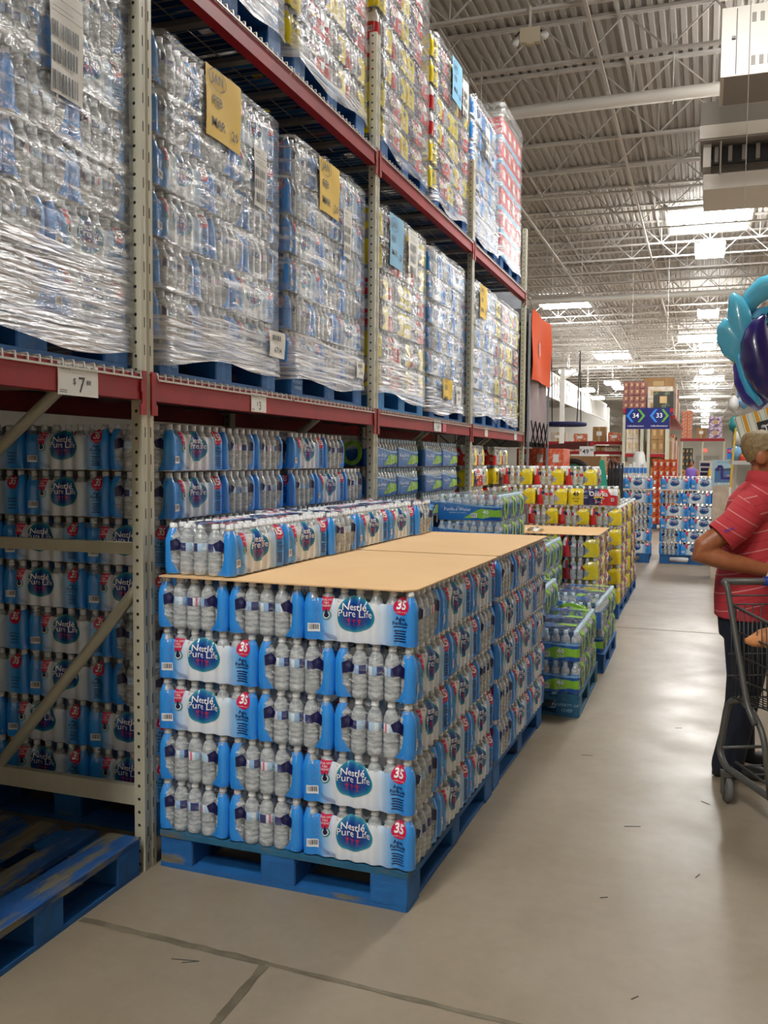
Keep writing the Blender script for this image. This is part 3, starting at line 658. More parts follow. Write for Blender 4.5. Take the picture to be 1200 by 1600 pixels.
# ------------------------------------------------------------------ pallets
def wood_mat(name, col, c2, worn):
    m = mat(name, col, 0.62); nt = m.node_tree; b = nt.nodes['Principled BSDF']; tc = nt.nodes.new('ShaderNodeTexCoord'); oi = nt.nodes.new('ShaderNodeObjectInfo')
    ad = nt.nodes.new('ShaderNodeVectorMath'); ad.operation = 'ADD'; nt.links.new(tc.outputs['Object'], ad.inputs[0])
    mu = nt.nodes.new('ShaderNodeMath'); mu.operation = 'MULTIPLY'; mu.inputs[1].default_value = 37; nt.links.new(oi.outputs['Random'], mu.inputs[0]); nt.links.new(mu.outputs[0], ad.inputs[1])
    def nz(scale, det, lo, hi, ca, cb):
        mp = nt.nodes.new('ShaderNodeMapping'); mp.inputs['Scale'].default_value = scale; nt.links.new(ad.outputs[0], mp.inputs[0])
        n = nt.nodes.new('ShaderNodeTexNoise'); n.inputs['Scale'].default_value = 1; n.inputs['Detail'].default_value = det; n.inputs['Roughness'].default_value = .65; nt.links.new(mp.outputs[0], n.inputs[0])
        return ramp(nt, n.outputs[0], [(lo, ca), (hi, cb)]), n
    base, n1 = nz((5, 5, 5), 6, .35, .65, H(col), H(c2))
    w, n2 = nz((2.2, 9, 9), 8, .62 - worn, .70 - worn, (0, 0, 0), (1, 1, 1))
    mx = nt.nodes.new('ShaderNodeMix'); mx.data_type = 'RGBA'; nt.links.new(w, mx.inputs[0]); nt.links.new(base, mx.inputs[6])
    tan, _ = nz((3, 40, 40), 5, .3, .7, H('8c8163'), H('55584f')); nt.links.new(tan, mx.inputs[7]); nt.links.new(mx.outputs[2], b.inputs['Base Color'])
    bp = nt.nodes.new('ShaderNodeBump'); bp.inputs['Strength'].default_value = .4; bp.inputs['Distance'].default_value = .004; _, n3 = nz((6, 60, 60), 4, 0, 1, (0, 0, 0), (1, 1, 1))
    nt.links.new(n3.outputs[0], bp.inputs['Height']); nt.links.new(bp.outputs[0], b.inputs['Normal'])
    return m
M_pblue = wood_mat('pallet_blue', '1f69ad', '185390', .0); M_pworn = wood_mat('pallet_blue_worn', '2062ad', '1a5191', .13); M_pteal = wood_mat('pallet_teal', '2a6a8c', '1f5a7c', .03)
I_pal = mat('pallet_stencil', H('8fb6d8'), .6)
PW_, PD_, PHT = 1.016, 1.219, .142
def rbox(d, seed, m=0):
    """board with slightly chipped ends"""
    b = MB(); r = random.Random(seed); x, y, z = d[0] / 2, d[1] / 2, d[2] / 2
    c = [r.uniform(0, .008) for _ in range(4)]
    pts = [(-x + c[0], -y), (-x + .05, -y - c[1] * .3), (x - .06, -y + c[2] * .3), (x - c[2], -y), (x, -y + c[3] + .004), (x, y - .004), (x - c[1], y), (-x + c[3], y), (-x, y - .004), (-x, -y + .004)]
    b.prism(pts, -z, z, m); return b
PM = {}
def pmesh(kind, mt):
    k = (kind, mt.name)
    if k not in PM:
        if kind == 'deck_board0': b = rbox((PW_, .140, .022), 1)
        elif kind == 'deck_board1': b = rbox((PW_, .100, .022), 2)
        elif kind == 'stringer_board': b = rbox((.140, PD_ - .004, .022), 3)
        elif kind == 'bottom_long': b = rbox((.130, PD_ - .26, .018), 4)
        elif kind == 'bottom_cross': b = rbox((PW_, .130, .018), 5)
        elif kind == 'block': b = rbox((.142, .142, .080), 6)
        elif kind == 'blockm': b = rbox((.142, .105, .080), 7)
        PM[k] = b.mesh(kind.rstrip('01m_'), mt)
    return PM[k]
def pallet(x, y, z, label, rotz=0.0, mt=None, mtop=None, turn=False, worn_front=True):
    """48x40 block pallet; (x,y) is its -X,-Y corner; turn: boards run along Y"""
    mt = mt or M_pblue; mtop = mtop or mt
    w, d = (PD_, PW_) if turn else (PW_, PD_)
    cx, cy = w / 2, d / 2
    X = x + cos(rotz) * cx - sin(rotz) * cy; Y = y + sin(rotz) * cx + cos(rotz) * cy
    t = thing('pallet', label, 'pallet', (X, Y, z), rotz + (pi / 2 if turn else 0), 'blue block pallets')
    for k, yy in enumerate((-PD_ / 2 + .07, -.375, -.188, 0, .188, .375, PD_ / 2 - .07)):
        put('deck_board', pmesh('deck_board0' if k in (0, 6, 3) else 'deck_board1', mtop), t, (R_.uniform(-.003, .003), yy, PHT - .011))
    for xx in (-PW_ / 2 + .072, 0, PW_ / 2 - .072):
        put('stringer_board', pmesh('stringer_board', mt), t, (xx, 0, PHT - .0335))
        put('bottom_board', pmesh('bottom_long', mt), t, (xx, 0, .009))
        for k, yy in enumerate((-PD_ / 2 + .073, 0, PD_ / 2 - .073)): put('block', pmesh('block' if k != 1 else 'blockm', mt), t, (xx, yy, .0585))
    for yy in (-PD_ / 2 + .066, PD_ / 2 - .066): put('bottom_board', pmesh('bottom_cross', mt), t, (0, yy, .009))
    return t

# ------------------------------------------------------------------ pallet racking
M_post = mat('rack_grey', H('bdbaa6'), .45, noise=((9, 9, 4), H('aeab98'), .35, .7)); M_chip = mat('rack_chip', H('2a2a28'), .7); M_red = mat('rack_red', H('a11d22'), .5, spec=.35, noise=(6, H('87191e'), .3, .7))
M_wire = mat('wire_zinc', H('b5b2aa'), .4, metal=.6); M_hole_shade = mat('rack_hole_shade', (.01, .01, .01), .8); M_ink = mat('ink_print', (.03, .03, .035), .5); M_card = mat('card_white', H('e9e9e6'), .55)
XR, Y1, BAY = -1.972, 2.978, 2.515
PWD, PDP = .076, .046          # width along the aisle, depth across
Z1, Z2 = 1.889, 3.498
POSTY = [Y1 + BAY * k for k in (-1, 0, 1, 2, 3)]
RD_ = 1.07                     # frame depth
def post_mesh(h, seed):
    """roll-formed upright: front face towards +X with two columns of slots, side faces with round holes; origin at the far front edge"""
    b = MB(); r = random.Random(seed); w, d = PWD, PDP
    pz = .0508
    # front face: strips with slots left open every second pitch
    xs = [-w, -w + .017, -w + .0225, -w + .034, -w + .042, -.0225, -.017, 0]; dep = [0, 0, 0, -.004, -.004, 0, 0, 0]
    N = int(h / .1016)
    zz = []
    for k in range(N): zz += [k * .1016, k * .1016 + .03, k * .1016 + .068]
    zz.append(h)
    o = len(b.v); vs = [(dep[i], xs[i], z) for z in zz for i in range(8)]; fs = []
    for kz in range(len(zz) - 1):
        for i in range(7):
            if kz % 3 == 1 and i in (1, 5): continue
            fs.append((kz * 8 + i, kz * 8 + i + 1, (kz + 1) * 8 + i + 1, (kz + 1) * 8 + i))
    b.add(vs, fs, 0)
    # side faces with octagonal holes
    n2 = int(h / pz)
    for yy, sg in ((-w, 1), (0, -1)):
        for k in range(n2 + 1):
            z0, z1 = k * pz, min(h, (k + 1) * pz)
            if z1 - z0 < .03:
                b.add([(-d, yy, z0), (0, yy, z0), (0, yy, z1), (-d, yy, z1)], [(0, 1, 2, 3)], 0); continue
            c = (z0 + z1) / 2; ho = [(-d * .55 + .0065 * cos(2 * pi * q / 8 + pi / 8), c + .0065 * sin(2 * pi * q / 8 + pi / 8)) for q in range(8)]
            co = [(0, z1), (-d, z1), (-d, z0), (0, z0)]
            vv = [(x, yy, z) for x, z in co] + [(x, yy, z) for x, z in ho]
            b.add(vv, [(0, 1, 6, 5), (1, 2, 8, 7), (2, 3, 10, 9), (3, 0, 4, 11), (1, 7, 6), (2, 9, 8), (3, 11, 10), (0, 5, 4)], 0)
    b.add([(-d, -w, 0), (-d, -w, h), (-d, 0, h), (-d, 0, 0)], [(0, 1, 2, 3)], 0)
    b.add([(-d, -w, h), (0, -w, h), (0, 0, h), (-d, 0, h)], [(0, 1, 2, 3)], 0)
    # black core paints the shade inside the hollow post
    b.box((-d / 2 - .002, -w / 2, h / 2), (d - .014, w - .004, h - .01), 1)
    for k in range(26):
        z = abs(r.gauss(0, .35)) + .05; yy = -w * r.random()
        b.add([(.0006, yy, z), (.0006, yy + .004 * r.random() + .002, z + .004), (.0006, yy + .003, z + .01 + .03 * r.random())], [(0, 1, 2)], 2)
    return b.mesh('post', [M_post, M_hole_shade, M_chip])
PH42 = post_mesh(4.21, 1)
for k, y in enumerate(POSTY):
    t = thing('rack_frame', ['grey upright rack frame left of the picture', 'grey perforated rack frame nearest, beside the front water pallet', 'second grey rack frame, behind the row of packs on cardboard', 'third grey rack frame, beside the yellow and red packs', 'last grey rack frame, next to the orange banner'][k], 'rack frame', (XR, y, 0), 0, 'upright rack frames')
    put('post', PH42, t)
    put('post', PH42, t, (-RD_ + 0, -PWD, 0), pi)
    for z in (.28, 1.235, 2.2, 3.1, 4.05):
        b = MB(); b.bar((-PDP, -PWD / 2, z), (-RD_, -PWD / 2, z), .03, .045 if z > .3 else .075); b.build('horizontal_brace', M_post, t)
    for za, zb in ((1.09, .36), (2.12, 1.32), (3.02, 2.28), (3.98, 3.2)):
        b = MB(); b.tube([(-PDP, -PWD / 2, za), (-RD_, -PWD / 2, zb - (za - zb) * .6 if za < 1.2 else zb)], .024, 8); b.build('diagonal_brace', M_post, t)
# beams with hooked end plates
def beam_mesh(L_):
    b = MB(); hgt, dp = .095, .052
    poly = [(0, 0), (0, -hgt), (-dp, -hgt), (-dp, -.028), (-.022, -.028), (-.022, 0)]
    b.prism(poly, 0, L_, 0, lambda x, y, z: (x, z, y)); return b.mesh('rail', [M_red])
def plate_mesh(s):
    b = MB(); zt, zb = .012, -.150
    pts = [(0, zt), (.028, zt), (.028, zt - .035), (.036, zt - .04), (.036, zt - .075), (.028, zt - .08), (.028, zt - .120), (.038, zt - .126), (.038, zb), (0, zb)]
    b.prism([(s * x, z) for x, z in pts][::s], .002, .008, 0, lambda x, y, z: (z, x, y))
    b.box((-.022, s * .003, (zt + zb) / 2), (.046, .006, zt - zb), 0)
    for z in (-.055, -.11): b.lathe([(.006, 0), (.006, .003), (0, .003)], 8, 1, (0, 0, 0)); 
    return b.mesh('end_plate', [M_red, M_hole_shade])
BMESH = beam_mesh(BAY - PWD - .006); PLA, PLB = plate_mesh(1), plate_mesh(-1)
BN = ['bay left of the nearest rack post', 'bay behind the front pallets', 'second bay, past the second post', 'last bay, next to the orange banner']
for lv, zb in ((1, Z1), (2, Z2)):
    for bI in range(4):
        ya = POSTY[bI] + .003; 
        for back in (False, True):
            xb = XR if not back else XR - RD_ + PDP - .05
            t = thing('rack_beam', f'red {"rear" if back else "front"} beam at the {"lower" if lv == 1 else "upper"} level, {BN[bI]}', 'rack beam', (xb, ya, zb), 0, 'red rack beams')
            put('rail', BMESH, t)
            if not back:
                put('end_plate', PLA, t, (0, -.002 - .022, 0)); put('end_plate', PLB, t, (0, BAY - PWD - .004 + .022, 0))
# wire decks with a waterfall lip
def deck_mesh(w, d):
    b = MB(); 
    n = int(w / .052)
    for k in range(n + 1):
        y = w * k / n; b.bar((-d + .02, y, .006), (.004, y, .006), .005, .005); b.bar((.004, y, .006), (.006, y, -.020), .005, .005)
    for k in range(9): b.bar((-d * k / 8 - .02, 0, .001), (-d * k / 8 - .02, w, .001), .005, .005)
    b.bar((.008, 0, -.020), (.008, w, -.020), .007, .007)
    return b.mesh('wire_grid', [M_wire])
DKM = deck_mesh(1.19, 1.02)
ch = MB()
for k in range(3): ch.box((-.51, .2 + .4 * k, -.016), (.96, .05, .024))
DKC = ch.mesh('support_channel', [M_wire])
for lv, zb in ((1, Z1), (2, Z2)):
    for bI in range(4):
        for hh in range(2):
            t = thing('wire_deck', f'zinc wire deck, {"near" if hh == 0 else "far"} half of the {"lower" if lv == 1 else "upper"} shelf, {BN[bI]}', 'wire deck', (XR, POSTY[bI] + .02 + hh * 1.215, zb + .004), 0, 'wire decks')
            put('wire_grid', DKM, t, kind='stuff'); put('support_channel', DKC, t)
# ------------------------------------------------------------------ water on the floor of the aisle
LP, WP = 7 * P, 5 * P            # 35-pack footprint
L4 = 8 * P                        # 40-pack long side
M_kraft = mat('cardboard', H('e3bd8c'), .75, noise=((2, 2, 2), H('dcb482'), .35, .7)); M_kraft2 = mat('cardboard_brown', H('b08a5c'), .8, noise=(3, H('a37e52'), .35, .7))
LY = ['bottom', 'second', 'third', 'fourth', 'fifth', 'sixth', 'seventh', 'eighth']
LOOK = {0: 'logo side out', 1: 'clear end out'}
F1 = (-1.949, 2.967, -.0235)      # frame of the two front pallets: corner and turn
def loc(fr, u, v): return fr[0] + cos(fr[2]) * u - sin(fr[2]) * v, fr[1] + sin(fr[2]) * u + cos(fr[2]) * v
pallet(F1[0], F1[1], 0, 'blue worn pallet under the cardboard-topped water stack nearest the camera', F1[2], M_pblue, M_pteal)
x, y = loc(F1, -.005, 1.245)
pallet(x, y, 0, 'blue pallet under the second cardboard-topped water stack, behind the front one', F1[2], M_pblue, M_pteal)
def front_stack(v0, front, nm, lod):
    x0 = -.012; x1 = x0 + 2 * WP + LP
    for k in range(5):
        z = PHT + .001 + k * PH; A = k in (0, 1, 4)
        f = lambda s: f'{s}, {LY[k] if k < 4 else "top"} layer of {nm}'
        if A:
            if front:
                pack('n', x0 + WP / 2, v0 + LP / 2, z, 1, f('clear-ended water pack at left'), lod, 's', frame=F1)
                pack('n', x0 + 1.5 * WP, v0 + LP / 2, z, 1, f('clear-ended water pack in the middle'), lod, 's', frame=F1)
            pack('n', x1 - LP / 2, v0 + WP / 2, z, 0, f('logo-fronted water pack at the right corner'), lod, 'se' if front else 'e', frame=F1)
            pack('n', x1 - WP / 2, v0 + WP + LP / 2, z, 1, f('aisle-side middle water pack'), lod, 'e', frame=F1)
            pack('n', x1 - WP / 2, v0 + WP + 1.5 * LP, z, 1, f('aisle-side farthest water pack'), lod, 'e', frame=F1)
        else:
            if front:
                pack('n', x0 + LP / 2, v0 + WP / 2, z, 0, f('logo-fronted water pack at left'), lod, 's', frame=F1)
                pack('n', x0 + LP + WP / 2, v0 + LP / 2, z, 1, f('clear-ended water pack in the middle'), lod, 's', frame=F1)
            pack('n', x1 - WP / 2, v0 + LP / 2, z, 1, f('corner water pack showing its clear end'), lod, 'se' if front else 'e', frame=F1)
            pack('n', x1 - WP / 2, v0 + 1.5 * LP, z, 1, f('aisle-side middle water pack'), lod, 'e', frame=F1)
            pack('n', x1 - LP / 2, v0 + 2 * LP + WP / 2, z, 0, f('aisle-side farthest water pack'), lod, 'e', frame=F1)
    # hidden inner column keeps the stack solid
    return x1
front_stack(0, True, 'the front pallet', 'near')
front_stack(1.25, False, 'the second pallet', 'near')
ZT = PHT + 5 * PH + .002
def sheet(v0, v1, u0, u1, label, z, fr, cut=.0):
    b = MB(); r = random.Random(int(v0 * 100))
    pts = [(u0, v0), (u1 - cut * .75, v0 + .004), (u1, v0 + cut), (u1 + .004, v1 - .02), (u1 - .02, v1), (u0, v1)]
    b.prism(pts, 0, .005, 0)
    return b.build('cardboard_sheet', M_kraft, None, (fr[0], fr[1], z), fr[2], label=label, cat='cardboard')
sheet(-.012, 1.20, .01, 1.03, 'tan cardboard sheet covering the front water pallet', ZT, F1, .05)
sheet(1.235, 2.46, .0, 1.03, 'tan cardboard sheet covering the second water pallet', ZT, F1, .02)
# row of packs standing on the cardboard
zr = ZT + .006; u = .0
v = .02
ROWP = [('L', 'nearest pack of the row on the cardboard, clear end towards camera'), ('L', 'second pack of the row on the cardboard, logo side to the aisle'), ('E', 'third pack of the row on the cardboard, clear end to the aisle'),
        ('g', .05), ('L', 'fourth pack of the row on the cardboard, logo side to the aisle'), ('L', 'fifth pack of the row on the cardboard, logo side to the aisle'), ('E', 'last pack of the row on the cardboard, clear end to the aisle')]
for t, s in ROWP:
    if t == 'g': v += s; continue
    if t == 'L': pack('n', u + WP / 2 + .004, v + LP / 2, zr, 1, s, 'near', 'se', top=True, frame=F1); v += LP + .004
    else: pack('n', u + LP / 2 - .10, v + WP / 2, zr, 0, s, 'near', 'e', top=True, frame=F1); v += WP + .004
# ------------------------------------------------------------------ packs on the floor inside the racking
BX1 = -2.03                       # aisle face of the loads inside the rack
for i, y0 in enumerate((3.20, 4.34)):
    pallet(BX1 - 1.05, y0, 0, ['blue pallet under the dark water stack inside the rack, nearest bay', 'blue pallet under the far water stack inside the nearest bay'][i], 0)
def bay1():
    y0 = 3.19
    for k in range(8):
        z = PHT + .001 + k * PH; nm = f'{LY[k] if k < 7 else "topmost"} layer inside the nearest rack bay'
        if k in (7, 6, 3, 2):
            pack('n', BX1 - WP / 2, y0 + LP / 2, z, 1, f'corner water pack, {nm}', 'mid', 'se', top=k == 7)
            pack('n', BX1 - WP - LP / 2, y0 + WP / 2, z, 0, f'shaded logo-side water pack, {nm}', 'mid', 's')
            pack('n', BX1 - WP - 1.5 * LP - .004, y0 + WP / 2, z, 0, f'leftmost shaded water pack, {nm}', 'far', 's')
        else:
            pack('n', BX1 - LP / 2, y0 + WP / 2, z, 0, f'corner water pack, logo half behind post, {nm}', 'mid', 'se')
            pack('n', BX1 - 1.5 * LP - .004, y0 + WP / 2, z, 0, f'shaded logo-side water pack, {nm}', 'mid', 's')
            pack('n', BX1 - 2 * LP - WP / 2 - .01, y0 + LP / 2, z, 1, f'leftmost shaded clear-ended pack, {nm}', 'far', 's')
        # aisle face further along
        seq = {7: 'EELE', 6: 'EEELE'}.get(k, 'LEELE' if k in (0, 1, 4, 5) else 'EELE')
        y = y0 + (LP if k in (7, 6, 3, 2) else WP) + .004; g = 0
        for q, t in enumerate(seq):
            if y > y0 + 1.0 and not g: y = 4.34; g = 1
            d = LP if t == 'L' else WP
            lab = f'{["first", "second", "third", "fourth", "fifth"][q]} aisle-side pack past the corner, {nm}'
            if t == 'L': pack('n', BX1 - WP / 2, y + d / 2, z, 1, lab, 'mid' if k > 5 else 'far', 'e', top=k == 7)
            else: pack('n', BX1 - LP / 2, y + d / 2, z, 0, lab, 'mid' if k > 5 else 'far', 'e', top=k == 7)
            y += d + .004
bay1()
for i, (y0, st) in enumerate(((5.56, 'p'), (6.72, 'p'), (8.14, 'o'), (9.26, 'o'))):
    pallet(BX1 - 1.05, y0, 0, ['blue pallet under blue and lime packs at the start of the second bay', 'blue pallet under blue and lime packs at the end of the second bay', 'blue pallet under yellow and red packs at the start of the last bay', 'blue pallet under yellow and red packs at the end of the last bay'][i], 0)
    for k in range(5, 8):
        z = PHT + .001 + k * PH; nm = f'{LY[k] if k < 7 else "topmost"} layer, {["second rack bay", "end of second rack bay", "last rack bay", "end of last rack bay"][i]}'
        if st == 'p':
            for q in range(2): pack('p', BX1 - WP / 2, y0 + .02 + L4 * (q + .5) + .006 * q, z, 1, f'{["near", "far"][q]} blue and lime pack, {nm}', 'mid' if k > 5 else 'far', 'e', top=k == 7)
        else:
            tp = 'LE' if k % 2 == 0 else 'EL'
            y = y0 + .02
            for q, t in enumerate(tp + 'E' if k % 2 == 0 else 'EE' + 'L'):
                d = L4 if t == 'L' else WP
                if y + d > y0 + 1.12: break
                pack('o', BX1 - (WP if t == 'L' else L4) / 2, y + d / 2, z, 1 if t == 'L' else 0, f'{["first", "second", "third"][q]} yellow and red pack, {nm}', 'far', 'e', top=k == 7); y += d + .004
def stuff_layers(style, y0, k0, k1, name, label):
    me0 = pk(style, 'film'); b = MB(); vs = [v.co.copy() for v in me0.vertices]; fs = [tuple(p.vertices) for p in me0.polygons]; mi = [p.material_index for p in me0.polygons]
    for k in range(k0, k1):
        for q in range(2):
            o = len(b.v); b.v += [(-v.y + BX1 - WP / 2, v.x + y0 + .02 + L4 * (q + .5) + .006 * q, v.z + PHT + .001 + k * PH) for v in vs]
            for f, m in zip(fs, mi):
                if m == 0: b.f.append([i + o for i in f]); b.m.append(0); b.sm.append(True)
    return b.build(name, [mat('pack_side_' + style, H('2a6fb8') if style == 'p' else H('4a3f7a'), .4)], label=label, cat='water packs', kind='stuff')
for i, (y0, st) in enumerate(((5.56, 'p'), (6.72, 'p'), (8.14, 'o'), (9.26, 'o'))):
    stuff_layers(st, y0, 0, 5, 'lower_pack_layers', ['lower layers of lime packs at the start of the second bay', 'lower layers of lime packs at the end of the second bay', 'lower layers of yellow packs at the start of the last bay', 'lower layers of yellow packs at the end of the last bay'][i])
# ------------------------------------------------------------------ blue and lime stepped stacks beyond the cardboard
PAL3 = pallet(-1.90, 5.60, 0, 'teal worn pallet with stencilled block under the low blue and lime packs', 0, M_pteal, M_pteal, turn=True)
pallet(-1.88, 6.86, 0, 'blue pallet beneath the low packs with the lime loop handle', 0, M_pblue, M_pblue, turn=True)
def rows(st, xr, y0, k0, k1, nr, nm, ori='F', lod='mid', top=None, w=None):
    for k in range(k0, k1):
        for q in range(nr):
            d = WP + .004
            pack(st, xr - L4 / 2, y0 + WP / 2 + q * d, PHT + .001 + k * PH, 0, f'{["front", "middle", "rear"][q]} pack, {LY[k]} layer of {nm}', lod, 'se' if q == 0 else 'e', top=(top if top is not None else k == k1 - 1))
rows('p', -.685, 5.605, 0, 2, 3, 'low blue and lime stack nearest the aisle')
rows('p', -1.185, 5.605, 0, 2, 3, 'second column of the stepped lime stack', lod='far')
rows('p', -.965, 5.66, 2, 3, 3, 'stepped lime stack, set back')
rows('p', -1.475, 5.66, 2, 3, 3, 'stepped lime stack, beside cardboard', lod='far')
rows('p', -.67, 6.90, 0, 1, 3, 'low loop-handled lime stack')
rows('p', -1.17, 6.90, 0, 2, 3, 'second column of the loop-handled stack', lod='far')
rows('p', -.67, 7.21, 1, 2, 2, 'low loop-handled lime stack, behind the handle')
LOOPP = pack('p', -.83, 7.0, PHT + .001 + PH, 1, 'pack turned end-on with a big lime loop handle', 'mid', 'se', top=True)
rows('p', -1.114, 6.88, 2, 4, 3, 'tall middle lime stack')
rows('p', -1.61, 6.88, 2, 4, 3, 'inner middle lime stack', lod='far')
rows('p', -1.385, 6.55, 4, 6, 3, 'highest lime stack behind the cardboard')
rows('p', -1.385, 6.55, 0, 4, 1, 'hidden core of the highest lime stack', lod='far')
# loop handle
b = MB(); b.loft([[Vector((.125 * cos(t) * k + (0), -.0 + d, .085 + .095 * sin(t) * k)) for k, d in ((1.0, -.006), (1.0, .006), (.74, .006), (.74, -.006))] for t in [pi * (.0 + 1.0 * i / 20) for i in range(21)]], 0, False)
b.build('loop_handle', I_green, LOOPP, (-.31, .06, .02), pi / 2)
# ------------------------------------------------------------------ yellow and red stack behind
pallet(-1.88, 8.0, 0, 'blue pallet under the cardboard-topped yellow and red stack', 0)
pallet(-1.78, 9.28, 0, 'blue pallet under the taller yellow and red stack', 0)
pallet(-1.78, 10.55, 0, 'blue pallet under the rearmost yellow and red stack', 0)
def oz_stack(xr, y0, ks, nm, lod='mid'):
    for k in ks:
        z = PHT + .001 + k * PH; f = lambda s: f'{s}, {LY[k]} layer of {nm}'
        if k % 2 == 1 or True:
            pack('o', xr - WP / 2, y0 + L4 / 2, z, 1, f('yellow-cornered pack at the aisle corner'), lod, 'se', top=k == ks[-1])
            pack('o', xr - WP * 1.5 - .004, y0 + L4 / 2, z, 1, f('clear-ended pack in the middle'), lod, 's', top=k == ks[-1])
            pack('o', xr - WP * 2.5 - .008, y0 + L4 / 2, z, 1, f('clear-ended pack at left'), lod, 's', top=k == ks[-1])
            pack('o', xr - WP / 2, y0 + L4 * 1.5 + .004, z, 1, f('second pack along the aisle'), 'far', 'e', top=k == ks[-1])
oz_stack(-.845, 8.02, range(0, 4), 'the cardboard-topped yellow and red stack')
sheet(0, .98, 0, 1.03, 'tan cardboard sheet on the yellow and red stack', PHT + 4 * PH + .002, (-1.87, 8.0, 0), .03)
def oz_top(y, k, xs, nm):
    for q, (xr, t) in enumerate(xs):
        z = PHT + .001 + k * PH + .006 * (k == 4)
        if t == 'E': pack('o', xr - WP / 2, y + L4 / 2, z, 1, f'{["rightmost", "next", "third", "fourth"][q]} clear-ended pack of {nm}', 'mid', 'se', top=True)
        else: pack('o', xr - L4 / 2, y + WP / 2, z, 0, f'{["rightmost", "next", "third", "fourth"][q]} pack of {nm}, name side out', 'mid', 'se', top=True)
for k in range(0, 5):
    oz_stack(-.76, 9.30, range(k, k + 1), 'the taller yellow and red stack')
oz_stack(-.76, 10.57, range(0, 5), 'the rearmost yellow and red stack', 'far')
oz_top(9.30, 5, [(-.80, 'L'), (-1.30, 'E'), (-1.62, 'E')], 'the sixth row of yellow stacks')
oz_top(9.34, 6, [(-1.02, 'E'), (-1.34, 'E'), (-1.66, 'E')], 'the highest row of yellow stacks')
pp = MB(); r = random.Random(3)
for k in range(7): pp.add([(r.uniform(-.06, .06), r.uniform(-.04, .04), r.uniform(.0, .05)) for _ in range(3)], [(0, 1, 2)])
pp.grid(lambda u, v: ((u - .5) * .16, (v - .5) * .07, .02 + .018 * sin(u * 9) * cos(v * 7)), 8, 4)
pp.build('plastic_scrap', M_card, None, (-1.42, 8.16, PHT + 4 * PH + .009), .3, label='crumpled scrap of white plastic on the cardboard of the yellow stack', cat='scrap')
# ------------------------------------------------------------------ far water display across the aisle end
FR = (-1.78, 14.60, .02)
for i, u0 in enumerate((0.0, 1.17)):
    x, y = loc(FR, u0, .02 * i); nm = ['left far water display', 'right far water display'][i]
    pallet(x, y, 0, ['blue pallet under the left far water display', 'blue pallet with white mark under the right far water display'][i], FR[2])
    for k in range(5):
        z = PHT + .001 + k * PH
        pat = ('ELL'[::1], 'ELL')[0] if (k in (0, 1, 4)) == (i == 1) else 'LLE'
        pat = {0: {0: 'EEL', 1: 'EEL', 2: 'LEE', 3: 'LEE', 4: 'EEL'}, 1: {0: 'ELE', 1: 'ELE', 2: 'LLE', 3: 'LLE', 4: 'ELE'}}[i][k]
        uu = u0 - .01
        for q, t in enumerate(pat):
            d = LP if t == 'L' else WP
            pack('n', uu + d / 2, (WP if t == 'L' else LP) / 2, z, 0 if t == 'L' else 1, f'{["left", "middle", "right"][q]} pack, {LY[k]} layer of the {nm}', 'far', 's', frame=FR); uu += d + .003
    b = MB(); b.box((.53, .55, .010), (1.10, 1.1, .018)); x, y = loc(FR, u0 - .02, 0)
    b.build('cardboard_sheet', M_card, None, (x, y, PHT + 5 * PH + .003), FR[2], label=['white board across the left far water display', 'white board across the right far water display'][i], cat='board')
    uu = u0 - .01
    for q, t in enumerate('EEL' if i == 0 else 'LLE'):
        d = LP if t == 'L' else WP
        pack('n', uu + d / 2, (WP if t == 'L' else LP) / 2, PHT + 5 * PH + .024, 0 if t == 'L' else 1, f'{["left", "middle", "right"][q]} pack standing on the white board of the {nm}', 'far', 's', top=True, frame=FR); uu += d + .003
# ------------------------------------------------------------------ wrapped pallet loads on the shelves
M_wrap = bpy.data.materials.new('stretch_wrap'); M_wrap.use_nodes = True; MATS['stretch_wrap'] = M_wrap
build_clear(M_wrap, .20, .55, (2.5, 2.5, 30), col=(.82, .84, .87), rough=.16, thr=(.48, .70), bump=1.0, bscale=(22, 22, 42)); M_wrap.node_tree.nodes['Principled BSDF'].inputs['Metallic'].default_value = .45
M_skirt = bpy.data.materials.new('stretch_wrap_skirt'); M_skirt.use_nodes = True; MATS['stretch_wrap_skirt'] = M_skirt
build_clear(M_skirt, .30, .55, (2.2, 2.2, 65), col=(.88, .89, .92), rough=.22, thr=(.38, .68), bump=1.0, bscale=(7, 7, 60)); M_skirt.node_tree.nodes['Principled BSDF'].inputs['Metallic'].default_value = .3
M_yel = mat('paper_yellow', H('e9c24a'), .6); M_cyan = mat('paper_blue', H('7fb8dc'), .6); M_paper = mat('paper_white', H('ecebe6'), .6)
